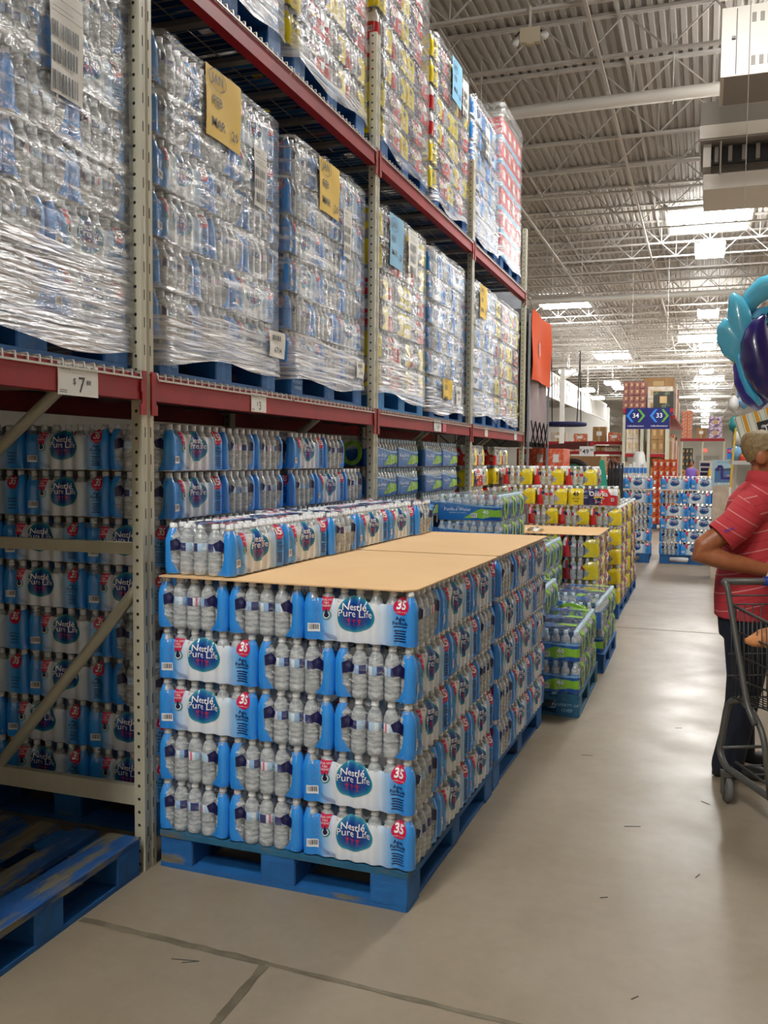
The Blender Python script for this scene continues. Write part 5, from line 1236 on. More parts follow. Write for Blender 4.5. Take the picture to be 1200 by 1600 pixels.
t = thing('rack_beam', 'long red beam slanting behind the white price sign', 'rack beam', (-2.88, 19.1, 1.855), math.atan2(-5.8, 2.07)); b = MB(); b.box((0, 0, 0), (6.1, .06, .13)); b.build('rail', M_red, t)
for s in (-2.9, 2.9): b = MB(); b.box((s, 0, -.9), (.08, .08, 1.9)); b.build('post', M_post, t)
b = MB(); b.box((0, 0, 0), (.24, .012, .17)); tf = lambda a, c: (a, -.008, c); flat_text(b, '49', .115, 1, tf, .008, at=(-.015, -.01)); flat_text(b, '98', .055, 1, tf, .008, at=(.085, .02)); flat_text(b, '$', .05, 1, tf, .01, at=(-.10, .02)); b.tube([(0, .0, -.08), (0, .0, -1.7)], .01, 6); b.box((0, 0, -1.72), (.2, .2, .03))
b.build('price_sign', [M_card, M_ink], None, (-1.915, 16.0, 1.74), label='white price sign reading 49.98 standing over the bike wheel', cat='price sign')
# goods between the yellow stack and the far water
block(-2.40, -1.76, 12.25, 0, 3, 6, .6, .27, M_pinkc, 'carton_stack', 'coral orange carton stack beyond the yellow stacks', M_pblue)
block(-2.42, -1.45, 13.9, 0, 2, 3, .9, .51, M_brown, 'carton_stack', 'open brown bulk boxes behind the bike wheel', M_pblue)
M_tyre = mat('tyre_black', (.015, .015, .015), .8); M_tealp = mat('teal_panel', H('2fae92'), .5)
t = thing('bike_wheel', 'knobbly black bike wheel with teal disc in front of brown boxes', 'wheel', (-1.735, 13.0, 1.33), -.25)
b = MB(); b.tube([(.24 * cos(2 * pi * k / 36), 0, .24 * sin(2 * pi * k / 36)) for k in range(36)], .036, 10, closed=True)
for k in range(44):
    a = 2 * pi * k / 44; b.box((.273 * cos(a), 0, .273 * sin(a)), (.012, .05, .016), 0, Matrix.Rotation(-a, 3, 'Y'))
b.build('tyre', M_tyre, t)
b = MB(); b.lathe([(.205, -.012), (.05, -.02), (0, -.02)], 28); me = b.mesh('disc', M_tealp); put('disc', me, t, rot=(pi / 2, 0, 0))
b = MB()
for k in range(7): a = 2 * pi * k / 7; b.bar((0, -.024, 0), (.2 * cos(a), -.02, .2 * sin(a)), .012, .004)
b.build('spokes', M_tyre, t)
b = MB(); b.bar((0, .05, 0), (0, .05, -1.32), .04, .04); b.box((0, .05, -1.31), (.4, .3, .03)); b.build('stand', M_black, t)
b = MB(); b.prism([(-.08, -.35), (.08, -.35), (.0, .24), (-.06, .24)], -.01, .01, 0, lambda x, y, z: (x, z, y)); b.box((0, 0, -.85), (.06, .06, 1.0)); b.box((0, 0, -1.335), (.3, .3, .03)); b.build('teal_board', M_tealp, None, (-1.31, 13.0, 1.35), label='slanted teal board right of the bike wheel', cat='board')
t = thing('folded_chairs', 'black folded mesh chairs hanging right of the teal board', 'folding chairs', (-1.16, 13.05, 0))
for k in range(4):
    b = MB(); x = -.09 + .05 * k; b.tube([(x, -.05, .05), (x, -.05, 1.50), (x + .02, -.02, 1.60 - .03 * k), (x + .03, .10, 1.55), (x + .03, .1, .05)], .012, 6); b.box((x + .01, .02, 1.2), (.02, .12, .55)); b.build('chair_frame', M_black, t)
t = thing('boxed_parasols', 'row of tall white boxed poles with a blue header strip behind the far water', 'boxed goods', (-1.31, 18, 0))
for k in range(9): b = MB(); b.box((-.28 + .068 * k, .0 + .03 * (k % 2), .74 + .02 * (k % 3)), (.055, .08, 1.48 + .04 * (k % 3))); b.box((-.28 + .068 * k, -.042 + .03 * (k % 2), 1.40), (.056, .006, .10), 1); b.box((-.28 + .068 * k, -.042 + .03 * (k % 2), .9), (.02, .006, .2), 2); b.build('box', [M_white, I_sblue, I_grey], t)
t = thing('plastic_chair', 'white plastic chair back above the white boxed poles', 'chair', (-1.235, 19, 0))
b = MB(); b.loft([[Vector((-.11 * k, y_, z)), Vector((.11 * k, y_, z)), Vector((.11 * k, y_ + .03, z)), Vector((-.11 * k, y_ + .03, z))] for k, y_, z in ((1.25, 0, 1.35), (1.2, .02, 1.55), (1.0, .04, 1.70), (.7, .05, 1.77))], 0, True); b.build('backrest', M_white, t)
b = MB(); b.box((0, -.18, 1.33), (.30, .40, .04)); b.build('seat', M_white, t)
for sx in (-.13, .13):
    for sy in (-.34, -.0): b = MB(); b.bar((sx, sy, 0), (sx, sy, 1.33), .035, .035); b.build('leg', M_white, t)
block(-1.13, -.58, 22, 0, 4, 7, .6, .215, M_redc, 'carton_stack', 'red and orange carton stack behind the far water displays', M_pblue)
# far right: shelf with toys, door, exit sign
t = thing('shelf_rack', 'red beamed wall shelf with boxes under the bright column of lamps', 'shelf rack', (-.09, 45, 0))
for x in (-.9, 0.02, .95): b = MB(); b.box((x, 0, 1.33), (.08, .08, 2.66)); b.build('post', M_post, t)
b = MB(); b.box((0, -.05, 2.58), (1.95, .06, .13)); b.build('beam', M_red, t); b = MB(); b.box((0, .5, 2.64), (1.95, 1.0, .03)); b.build('shelf_panel', M_wire, t)
block(-1.02, -.56, 45.1, 2.66, 2, 8, .8, .16, M_orc, 'carton_stack', 'tall orange and white carton stack on the far red shelf'); carton(-.16, 45.5, 2.66, .43, .6, .48, M_brown, 'single brown box on the far red shelf')
block(.17, .76, 45.1, 2.66, 1, 2, .8, .5, mat('carton_collage', H('d8c8d8'), .6, noise=(9, H('6a4a7a'), .45, .55)), 'carton_stack', 'white and purple picture box on the far red shelf')
block(-1.0, -.5, 45.2, 1.0, 3, 4, .6, .3, M_dkc, 'carton_stack', 'dark small goods under the far red shelf')
b = MB(); b.box((0, 0, 0), (.42, .06, .34)); flat_text(b, 'EXIT', .16, 1, lambda a, c: (a, -.032, c), .02)
b.build('exit_sign', [mat('exit_red', H('d0402f'), .4, emit=(H('e0402c'), 1.2)), I_white], None, (.12, 121.8, 2.95), label='small red exit sign on the far back wall', cat='exit sign')
b = MB(); b.box((0, 0, 1.05), (2.4, .08, 2.1)); b.box((0, -.02, 2.2), (2.7, .1, .14)); b.box((-1.3, -.02, 1.1), (.12, .1, 2.2)); b.box((1.3, -.02, 1.1), (.12, .1, 2.2)); b.build('door_1', mat('door_grey', H('a9a397'), .6), None, (.4, 121.75, 0), kind='structure')
M_picture = mat('picture_pale', H('9fc3d8'), .5)
t = thing('display_board', 'picture board with black and yellow bottles beyond the far water', 'board', (.05, 24, 0))
b = MB(); b.box((0, 0, 1.36), (.30, .04, .48)); b.build('panel', M_white, t); b = MB(); b.bar((0, .03, 0), (0, .03, 1.2), .05, .05); b.box((0, .03, .02), (.4, .4, .04)); b.build('stand', M_black, t)
b = MB()
for k, (z, w) in enumerate(((1.50, .22), (1.38, .2), (1.27, .22))): b.box((-.02, -.023, z), (w, .006, .085), 0)
b.lathe([(.035, 1.16), (.035, 1.32), (.02, 1.37), (.02, 1.40)], 10, 1, (.08, -.03, 0)); b.build('picture', [I_navy, mat('bottle_yellow', H('e8c83a'), .4)], t)
# poster with the inflatable island
t = thing('poster_box', 'big pale blue boxed poster of a purple bird float on water', 'poster', (.33, 13, 0))
b = MB(); b.box((0, .15, 1.43), (.44, .3, .34)); b.build('box', mat('poster_sky', H('a9cbdc'), .5), t); b = MB(); b.box((0, .15, .63), (.42, .3, 1.26)); b.build('stand', M_ltc, t)
b = MB(); tf = lambda a, c: (a, -.003, c); tf2 = lambda a, c: (a, -.005, c)
b.add([tf(*q) for q in ((-.19, 1.30), (.19, 1.30), (.19, 1.46), (-.19, 1.46))], [(0, 1, 2, 3)], 0)
b.add([tf(*q) for q in ((-.19, 1.46), (.19, 1.46), (.19, 1.49), (.05, 1.50), (-.1, 1.485), (-.19, 1.49))], [(0, 1, 2, 3, 4, 5)], 1)
b.add([tf2(*q) for q in ((-.10, 1.36), (-.12, 1.345), (.1, 1.34), (.19, 1.35), (.19, 1.375), (.05, 1.375), (-.02, 1.38))], [(0, 1, 2, 3, 4, 5, 6)], 2)
nk = [(-.13 + .035 * cos(a), 1.49 + .03 * sin(a)) for a in (2.9, 2.2, 1.5, .8, .1)] + [(-.085, 1.44), (-.10, 1.38), (-.13, 1.36), (-.06, 1.36), (-.055, 1.42), (-.075, 1.48)]
ring = [(.105 + .05 * cos(2 * pi * k / 18), 1.50 + .05 * sin(2 * pi * k / 18)) for k in range(18)]
path = [(-.155, 1.455), (-.15, 1.50), (-.125, 1.525), (-.10, 1.51), (-.095, 1.45), (-.10, 1.39), (-.09, 1.36)]
for k in range(len(path) - 1):
    a, c = Vector(path[k]), Vector(path[k + 1]); d = (c - a).normalized(); n_ = Vector((-d.y, d.x)) * .018; b.add([tf2(*(a + n_)), tf2(*(a - n_)), tf2(*(c - n_)), tf2(*(c + n_))], [(0, 1, 2, 3)], 2)
b.add([tf2(*q) for q in ring], [tuple(range(18))], 3)
for k in range(8): b.add([tf2(-.03 + .022 * k + dx, 1.378 + dz) for dx, dz in ((-.008, 0), (.008, 0), (.006, .03), (-.006, .03))], [(0, 1, 2, 3)], 4)
flat_text(b, 'BIG SUMMER', .045, 5, tf2, .02, at=(-.02, 1.285), res=1); flat_text(b, 'PARTY BIRD ISLAND', .018, 3, tf2, .01, at=(-.08, 1.57), res=1)
b.build('picture', [mat('poster_water', H('4f78a8'), .5), mat('poster_shore', H('4a5560'), .6), mat('poster_purple', H('3a2a80'), .5), I_teal, mat('poster_people', H('c9a590'), .6), I_white], t)
t = thing('price_sign', 'white price card beside a blue and red tag above the bird poster', 'price sign', (.37, 12, 0))
b = MB(); b.box((.05, 0, 1.69), (.13, .01, .15), 0); flat_text(b, '29', .07, 1, lambda a, c: (a, -.007, c), .01, at=(.07, 1.675)); b.build('card', [M_card, M_ink], t)
b = MB(); b.box((-.06, 0, 1.68), (.085, .01, .14), 0); b.box((-.06, -.006, 1.71), (.08, .004, .045), 1); flat_text(b, 'SAVINGS', .016, 2, lambda a, c: (a, -.009, c), .02, at=(-.06, 1.71), res=1); b.build('tag', [I_sblue, I_red, I_white], t)
b = MB(); b.box((0, .02, .8), (.04, .03, 1.62)); b.box((0, .02, .015), (.3, .3, .03)); b.build('stand', M_red, t)
# leaning display at the right edge
M_stripe = mat('stripe_box', H('f0eee0'), .6); 
def stripe_nodes():
    nt = M_stripe.node_tree; tc = nt.nodes.new('ShaderNodeTexCoord'); sx = nt.nodes.new('ShaderNodeSeparateXYZ'); nt.links.new(tc.outputs['Object'], sx.inputs[0])
    m1 = nt.nodes.new('ShaderNodeMath'); m1.operation = 'MULTIPLY'; m1.inputs[1].default_value = 11.5; nt.links.new(sx.outputs[0], m1.inputs[0]); fr = nt.nodes.new('ShaderNodeMath'); fr.operation = 'FRACT'; nt.links.new(m1.outputs[0], fr.inputs[0])
    W_ = H('f2f0e4'); nt.links.new(ramp(nt, fr.outputs[0], [(0, H('e8a92c')), (.26, W_), (.36, H('4f9a55')), (.40, W_), (.80, H('4f9a55')), (.84, W_), (.93, H('e8a92c'))], 'CONSTANT'), nt.nodes['Principled BSDF'].inputs['Base Color'])
stripe_nodes()
t = thing('striped_box', 'tilted white box with yellow and green stripes and black TAKE label, behind the man', 'box', (.478, 7.62, 1.845), rot=(0, radians(-17), 0))
b = MB(); b.box((0, 0, .0), (.46, .22, .30)); b.build('carton', M_stripe, t)
b = MB(); b.box((.045, -.112, -.02), (.28, .004, .17)); b.build('label_panel', I_black, t)
b = MB(); flat_text(b, 'TAKE', .075, 0, lambda a, c: (a, -.116, c), .02, at=(.03, .0)); 
for x in (-.045, .0):
    for q in range(20): a, c = 2 * pi * q / 20, 2 * pi * (q + 1) / 20; b.add([(x + .015 * cos(a) - .01, -.1155, .025 + .012 * sin(a)), (x + .015 * cos(c) - .01, -.1155, .025 + .012 * sin(c)), (x + .011 * cos(c) - .01, -.1155, .025 + .009 * sin(c)), (x + .011 * cos(a) - .01, -.1155, .025 + .009 * sin(a))], [(0, 1, 2, 3)])
b.build('lettering', I_white, t)
t = thing('display_stand', 'white goods stand with yellow upright behind the man', 'stand', (.50, 8.1, 0))
b = MB(); b.box((0, 0, .78), (.5, .5, 1.56)); b.box((.0, -.30, 1.575), (.6, .9, .03)); b.build('cabinet', M_white, t)
b = MB(); b.bar((-.22, 2.6, 1.3), (-.18, 2.6, 1.95), .02, .02); b.bar((-.22, 2.6, 0), (-.22, 2.6, 1.3), .02, .02, 1); b.build('upright', [mat('upright_yellow', H('d9b83a'), .5), M_white], t)
t = thing('goods_rack', 'pale rack of hanging toys behind the striped box', 'goods rack', (.36, 11, 0))
b = MB(); b.box((.05, .2, 1.05), (.22, .4, 2.1)); b.build('frame', M_ltc, t)
for k, (x, z, m) in enumerate(((-.06, 2.22, M_white), (.05, 2.26, I_lblue), (-.05, 2.0, I_teal), (.0, 1.85, M_white), (.06, 1.6, M_redc), (-.02, 1.68, I_lblue))): b = MB(); b.lathe([(0, -.1), (.05, -.06), (.06, 0), (.045, .06), (0, .1)], 10, 0, (x, -.05, z)); b.build('toy', m, t)
# heater and duct under the roof
M_hv = mat('unit_white', H('d9d4cb'), .5); M_hvg = mat('unit_grey', H('8f8a84'), .6); M_dark = mat('louvre_dark', (.03, .03, .03), .7)
t = thing('air_unit', 'large white ventilation unit hung under the roof, upper right', 'ventilation unit', (1.3, 11.7, 5.93))
b = MB(); b.box((0, 0, .38), (2.48, .9, .76), 0); b.box((0, 0, -.003), (2.4, .84, .006), 1); b.build('casing', [M_hv, M_hvg], t)
b = MB()
b.box((-1.08, -.453, .38), (.008, .006, .72), 1)
for z in (.62, .15):
    for k in range(6): b.box((-.90 + .085 * k, -.453, z), (.045, .006, .10), 0)
b.lathe([(.02, 0), (.02, .03), (0, .03)], 10, 1, (0, 0, 0)); b.build('vent_slots', [M_hvg, M_dark], t)
b = MB(); b.box((-1.11, -.46, .42), (.04, .03, .03)); b.build('latch', M_black, t)
for x in (-1.1, 1.1): b = MB(); b.tube([(x, 0, .76), (x, 0, 1.6)], .012, 6); b.build('hanger_rod', M_steel, t)
t = thing('air_duct', 'beige box duct with dark louvred grille below the ventilation unit', 'air duct', (1.1, 13.75, 5.2))
b = MB(); b.box((0, 0, .88), (2.52, 1.4, .50)); b.build('plenum', M_hvg, t); b = MB(); b.box((0, -.705, .74), (2.54, .02, .17)); b.build('trim_band', M_hv, t)
b = MB(); b.box((0, .4, .5), (2.3, .6, .3)); b.box((-1.17, 0, .48), (.10, 1.1, .3)); b.box((0, -.02, .12), (2.42, 1.15, .20)); b.build('outlet', M_hv, t)
b = MB(); b.box((0, -.40, .50), (2.2, .05, .22), 1)
for k in range(13): b.box((-1.05 + .172 * k, -.46, .50), (.05, .10, .20), 0)
b.build('grille', [M_hvg, M_dark], t)
for x in (-1.0, -.1): b = MB(); b.tube([(x, -.62, .2), (x, -.62, 2.3)], .014, 6); b.build('hanger_rod', M_steel, t)
t = thing('emergency_light', 'beige emergency light box with two lamp heads clamped under a roof joist', 'emergency light', (-2.30, 12.2, 7.13), .1)
b = MB(); b.box((0, 0, .0), (.26, .10, .19)); b.box((0, 0, -.10), (.10, .08, .03)); b.build('case', mat('case_beige', H('c9bfa6'), .5), t)
for s in (-1, 1): b = MB(); b.lathe([(0, -.05), (.03, -.045), (.055, 0), (.055, .02), (0, .025)], 12); me = b.mesh('lamp_head', M_white); put('lamp_head', me, t, (s * .19, -.03, -.05 + .03 * s), rot=(radians(60), radians(25 * s), 0)); b = MB(); b.tube([(s * .12, 0, .08), (s * .19, -.02, .0)], .012, 6); b.build('arm', M_black, t)
b = MB(); b.bar((0, 0, .09), (0, 0, .38), .03, .03); b.build('bracket', M_steel, t)
# ------------------------------------------------------------------ shopper at the right edge
def remesh(name, mb, mats, vox, parent, smooth=6, **kw):
    me = mb.mesh(name, mats); o = bpy.data.objects.new(name, me); COL.objects.link(o)
    md = o.modifiers.new('r', 'REMESH'); md.mode = 'VOXEL'; md.voxel_size = vox
    ms = o.modifiers.new('s', 'SMOOTH'); ms.factor = .5; ms.iterations = smooth
    dg = bpy.context.evaluated_depsgraph_get(); m2 = bpy.data.meshes.new_from_object(o.evaluated_get(dg))
    bpy.data.objects.remove(o); bpy.data.meshes.remove(me); m2.name = name
    m2.polygons.foreach_set('use_smooth', [True] * len(m2.polygons)); m2.materials.clear()
    for mm in (mats if isinstance(mats, (list, tuple)) else [mats]): m2.materials.append(mm)
    return put(name, m2, parent, **kw)
def ring(c, rx, ry, n=20, tilt=0.0, p=2.0):
    """elliptical section: rx along x, ry along y, tilted about y"""
    out = []
    for k in range(n):
        a = 2 * pi * k / n; x, y = rx * cos(a), ry * sin(a)
        out.append(Vector((c[0] + x * cos(tilt), c[1] + y, c[2] - x * sin(tilt))))
    return out
M_skin = mat('skin_tanned', H('ad6a44'), .42, noise=(30, H('9d5c3a'), .35, .7)); M_hair_ = mat('hair_grey_blond', H('9c8458'), .6, noise=((30, 120, 60), H('6f5c40'), .35, .65), bump=(90, .4)); M_jean = mat('denim_dark', H('0d1320'), .85, noise=((50, 50, 10), H('141c2e'), .35, .7)); M_shoe = mat('shoe_dark', (.012, .012, .014), .6)
def shirt_mat(name, scale, tilt, off=0.0):
    m = mat(name, H('bf3038'), .8); nt = m.node_tree; tc = nt.nodes.new('ShaderNodeTexCoord'); sx = nt.nodes.new('ShaderNodeSeparateXYZ'); nt.links.new(tc.outputs['Object'], sx.inputs[0])
    a = nt.nodes.new('ShaderNodeMath'); a.operation = 'MULTIPLY'; a.inputs[1].default_value = tilt; nt.links.new(sx.outputs[0], a.inputs[0])
    s = nt.nodes.new('ShaderNodeMath'); s.operation = 'ADD'; nt.links.new(sx.outputs[2], s.inputs[0]); nt.links.new(a.outputs[0], s.inputs[1])
    s2 = nt.nodes.new('ShaderNodeMath'); s2.operation = 'MULTIPLY_ADD'; s2.inputs[1].default_value = scale; s2.inputs[2].default_value = off; nt.links.new(s.outputs[0], s2.inputs[0])
    f = nt.nodes.new('ShaderNodeMath'); f.operation = 'FRACT'; nt.links.new(s2.outputs[0], f.inputs[0])
    R1, R2, Wt = H('c23840'), H('b52c38'), H('d98e8c'); nt.links.new(ramp(nt, f.outputs[0], [(0, R1), (.42, R2), (.5, R1), (.93, Wt), (.995, R1)], 'CONSTANT'), nt.nodes['Principled BSDF'].inputs['Base Color']); return m
M_sh1 = shirt_mat('polo_stripes', 11.0, -.28, .25); M_sh2 = shirt_mat('polo_stripes_sleeve', 11.0, .62, .1)
MX, MY = .27, 4.93
person = thing('person', 'man in a red striped polo shirt and dark jeans leaning on a shopping cart', 'person', (MX, MY, 0))
# body: one continuous skin figure (facing +X)
b = MB()
# trunk
b.loft([ring((-.03, 0, .84), .12, .17), ring((-.03, 0, 1.0), .12, .16), ring((-.01, 0, 1.2), .13, .18), ring((-.02, 0, 1.36), .115, .19), ring((0, 0, 1.45), .08, .12), ring((.012, 0, 1.50), .060, .06), ring((.012, 0, 1.56), .058, .058)])
# head, tipped forward
hc = Vector((.022, 0, 1.615))
hp = []
for zz, rx, ry, ox in ((-.105, .045, .045, .035), (-.085, .070, .058, .022), (-.05, .088, .068, .008), (0, .100, .076, -.004), (.04, .101, .078, -.006), (.075, .090, .070, -.008), (.10, .062, .050, -.010), (.113, .02, .018, -.01)):
    hp.append(ring(hc + Vector((ox + .12 * -zz * .8, 0, zz)), rx, ry, 24, .12))
b.loft(hp)
b.loft([ring(hc + Vector((.098, 0, z)), r, r * .8, 10) for z, r in ((-.045, .012), (-.035, .020), (-.02, .018), (.01, .011), (.03, .007))])       # nose
for s in (-1, 1): b.loft([[hc + Vector((-.022 + .030 * cos(a) * k - .004, s * (.078 + .008 * j), -.012 + .040 * sin(a) * k)) for a in [2 * pi * i / 12 for i in range(12)]] for j, k in ((-1.2, .75), (0, .9), (1.2, 1.0), (1.9, .8))])
# arms
RA = [(-.02, -.185, 1.385), (-.11, -.235, 1.28), (-.27, -.26, 1.165), (-.295, -.26, 1.14), (-.16, -.255, 1.105), (.02, -.22, 1.065), (.075, -.205, 1.055)]
RR = [.062, .056, .050, .048, .047, .034, .029]
b.tube(RA, RR, 14)
LA = [(.0, .185, 1.385), (-.03, .24, 1.24), (-.02, .26, 1.14), (.10, .22, 1.09), (.24, .12, 1.06), (.28, .09, 1.055)]
b.tube(LA, [.062, .054, .048, .044, .033, .029], 14)
# hands: palm and five fingers each, curled over the cart handle direction
def hand(c, d, up_, side, curl):
    c, d, up_, side = Vector(c), Vector(d).normalized(), Vector(up_).normalized(), Vector(side).normalized()
    b.loft([[c + d * t + side * (w * cos(a)) + up_ * (h * sin(a)) for a in [2 * pi * i / 12 for i in range(12)]] for t, w, h in ((-.01, .028, .020), (.03, .040, .017), (.07, .044, .015), (.09, .040, .012))])
    for i, (o, l) in enumerate(((-.032, .068), (-.011, .078), (.011, .073), (.031, .058))):
        p = c + d * .085 + side * o; q = p + d * l * .45 - up_ * curl * .25; r_ = q + d * l * .25 - up_ * l * .45 * (1 + curl); e = r_ - d * l * .12 - up_ * l * .30
        b.tube([p, q, r_, e], [.0095, .009, .0082, .0065], 8)
    p = c + d * .025 - side * .035; b.tube([p, p + d * .035 - side * .022 - up_ * .008, p + d * .065 - side * .022 - up_ * .022], [.012, .0105, .008], 8)
hand((.085, -.20, 1.053), (1, .15, -.10), (.1, 0, 1), (.15, -1, 0), .03)
hand((.30, .08, 1.053), (.9, -.35, -.1), (.1, 0, 1), (.3, 1, 0), .03)
# legs
for s in (-1, 1):
    b.tube([(-.02, s * .09, .86), (-.03, s * .105, .65), (-.035, s * .11, .47), (-.06, s * .11, .25), (-.085 + .03 * s, s * .11, .07)], [.088, .080, .056, .050, .038], 14)
    b.tube([(-.10 + .03 * s, s * .11, .05), (-.02 + .03 * s, s * .115, .045), (.09 + .03 * s, s * .12, .03)], [.035, .040, .028], 10)
body = remesh('body', b, [M_skin], .0085, person, 3)
# hair: cap over the skull
b = MB(); 
HPROF = [(-.105, .045, .045, .035), (-.085, .070, .058, .022), (-.05, .088, .068, .008), (0, .100, .076, -.004), (.04, .101, .078, -.006), (.075, .090, .070, -.008), (.10, .062, .050, -.010), (.113, .02, .018, -.01), (.119, .0, .0, -.01)]
def headpt(z, ph_, o):
    for (a, b_) in zip(HPROF, HPROF[1:]):
        if z <= b_[0]: break
    t_ = min(1, max(0, (z - a[0]) / (b_[0] - a[0]))); rx, ry, ox = [a[i] + (b_[i] - a[i]) * t_ for i in (1, 2, 3)]
    k_ = o if z < .1 else o * max(0, 1 - (z - .1) / .019)
    x = (rx + k_) * cos(ph_); y = (ry + k_) * sin(ph_); up_ = o * max(0, min(1, (z - .03) / .08))
    return hc + Vector((ox - .096 * z + x * cos(.12), y, z + up_ - x * sin(.12)))
def hairf(u, v):
    ph_ = 2 * pi * u; c_ = cos(ph_); zl = (.078 if c_ > .55 else (.02 + (.058) * max(0, c_) / .55 if c_ > 0 else .02 - .066 * min(1, -c_ * 1.3)))
    o = .011 if v < .93 else .001; w_ = min(1, v / .93); zt_ = .119
    return headpt(zt_ - (zt_ - zl) * w_ ** .75, ph_, o)
b.grid(hairf, 40, 14, 0); b.build('hair', M_hair_, person)
b = MB()
for s in (-1, 1):
    b.lathe([(0, -.006), (.008, -.003), (.0095, .002), (.006, .007), (0, .009)], 10, 0, hc + Vector((.092, s * .034, .012)))
    b.lathe([(0, -.002), (.0042, .0), (0, .004)], 8, 1, hc + Vector((.100, s * .034, .010)))
    b.bar(hc + Vector((.093, s * .018, .036)), hc + Vector((.086, s * .052, .034)), .008, .006, 2)
b.build('eyes', [I_white, I_black, M_hair_], person)
b = MB(); b.bar(hc + Vector((.098, -.024, -.064)), hc + Vector((.098, .024, -.064)), .008, .006); b.build('mouth', mat('lip', H('8a4a40'), .5), person)
# polo shirt
b = MB()
b.loft([ring((-.05, 0, .80), .150, .195), ring((-.045, 0, .90), .160, .200), ring((-.035, 0, 1.0), .165, .200), ring((-.01, 0, 1.10), .172, .205), ring((-.005, 0, 1.2), .165, .208), ring((-.02, 0, 1.32), .148, .215), ring((-.02, 0, 1.40), .128, .200), ring((-.005, 0, 1.455), .100, .145), ring((.012, 0, 1.490), .078, .082), ring((.018, 0, 1.50), .07, .07)], 0, True)
b.tube([RA[0], (-.06, -.205, 1.345)], [.088, .09], 14)
shirt = remesh('polo_shirt', b, [M_sh1], .009, person, 5)
def sleeve(pts, rs):
    q = MB(); q.tube([Vector(p) for p in pts], rs, 22, caps=False); q.tube([Vector(pts[-1]) - (Vector(pts[-1]) - Vector(pts[-2])) * .0, Vector(pts[-1]) - (Vector(pts[-1]) - Vector(pts[-2])).normalized() * .018], [rs[-1] + .001, rs[-1] - .010], 22, caps=False); return q
q = sleeve([(.0, -.15, 1.415), (-.055, -.20, 1.355), (-.115, -.238, 1.275), (-.185, -.255, 1.215)], [.080, .086, .083, .082]); sl = q.build('sleeve', M_sh2, shirt)
q = sleeve([(.0, .15, 1.415), (-.015, .205, 1.34), (-.028, .24, 1.25), (-.025, .255, 1.19)], [.080, .086, .083, .080]); q.build('sleeve', M_sh2, shirt)
b = MB(); vs, fs = text2d('ecko', .028, .02, 'CENTER', .0, 1) if False else text2d('sport', .022, .03, 'CENTER', 0, 1)
ax = (Vector((-.185, -.255, 1.215)) - Vector((-.115, -.238, 1.275))).normalized()
ux = Vector((.55, 0, -.83)); base = Vector((-.150, -.335, 1.262))
b.add([base + Vector((.8, .10, .25)).normalized() * x + Vector((-.35, .05, .9)).normalized() * y for x, y in vs], fs); b.build('sleeve_print', mat('print_violet', H('5a3a9a'), .6), shirt)
b = MB()
col = [(.075 * cos(a) + .018, .078 * sin(a)) for a in [pi * (.18 + 1.64 * k / 24) for k in range(25)]]
b.loft([[Vector((x * k, y * k, 1.487 + dz - .16 * max(0, x))) for x, y in col] for k, dz in ((.92, .02), (.96, .052), (1.04, .050), (1.28, -.002), (1.25, -.006))], 0, True, False, False)
b.build('collar', mat('polo_collar', H('c23a40'), .8), shirt)
# jeans
b = MB()
b.loft([ring((-.04, 0, .70), .135, .185), ring((-.045, 0, .80), .140, .182), ring((-.04, 0, .93), .138, .172)])
for s in (-1, 1):
    b.loft([ring((-.035, s * .085, .80), .125, .098), ring((-.04, s * .095, .66), .108, .095), ring((-.045, s * .105, .47), .084, .082), ring((-.070 + .01 * s, s * .11, .25), .076, .076), ring((-.085 + .03 * s, s * .112, .08), .078, .078), ring((-.085 + .03 * s, s * .112, .035), .080, .080)])
remesh('jeans', b, [M_jean], .009, person, 5)
for s in (-1, 1):
    b = MB(); x0 = -.085 + .03 * s
    b.loft([[Vector((x0 + X + .0, s * .115 + w * cos(a), max(0.004, .035 + h * sin(a)))) for a in [2 * pi * i / 14 for i in range(14)]] for X, w, h in ((-.075, .02, .03), (-.06, .042, .05), (.0, .045, .055), (.08, .05, .045), (.15, .046, .035), (.19, .02, .02))]); b.build('shoe', M_shoe, person)
b = MB(); wv = Vector(RA[5]) - Vector(RA[4]); wv.normalize(); n1 = wv.cross(Vector((0, 1, 0))).normalized(); n2 = wv.cross(n1)
wc = Vector(RA[5]) + wv * .01; b.tube([wc + n1 * .040 * cos(2 * pi * k / 24) + n2 * .040 * sin(2 * pi * k / 24) for k in range(24)], .005, 6, closed=True); b.build('bracelet', M_white, person)
# ------------------------------------------------------------------ shopping cart (handle towards the man, basket towards the camera)
M_cart = mat('cart_grey', H('5d5c58'), .45, metal=.3); M_cartd = mat('cart_wire', H('4a4946'), .45, metal=.3); M_seat = mat('cart_blue', H('243a9a'), .4)
cart = thing('shopping_cart', 'grey wire shopping cart with blue child seat in front of the man', 'shopping cart', (.544, 4.18, 0), radians(25))
def T(name, pts, r, m=M_cart, par=None, n=8, closed=False):
    b = MB(); b.tube(pts, r, n, closed=closed); return b.build(name, m, par or cart)
hx = .285
def bez(pts, k=6):
    """rounded polyline"""
    P_ = [Vector(p) for p in pts]; out = [P_[0]]
    for i in range(1, len(P_) - 1):
        a, p, c = P_[i - 1], P_[i], P_[i + 1]; r = min(.05, (p - a).length * .45, (c - p).length * .45); s = p + (a - p).normalized() * r; e = p + (c - p).normalized() * r
        for t in range(k + 1): t /= k; out.append(s * (1 - t) ** 2 + p * 2 * t * (1 - t) + e * t * t)
    return out + [P_[-1]]
T('handle', [(-hx, .44, 1.03), (hx, .44, 1.03)], .017, M_cart, None, 12)
b = MB(); b.tube([(-.09, .44, 1.03), (.2, .44, 1.03)], .022, 12); b.build('handle_grip', M_seat, cart)
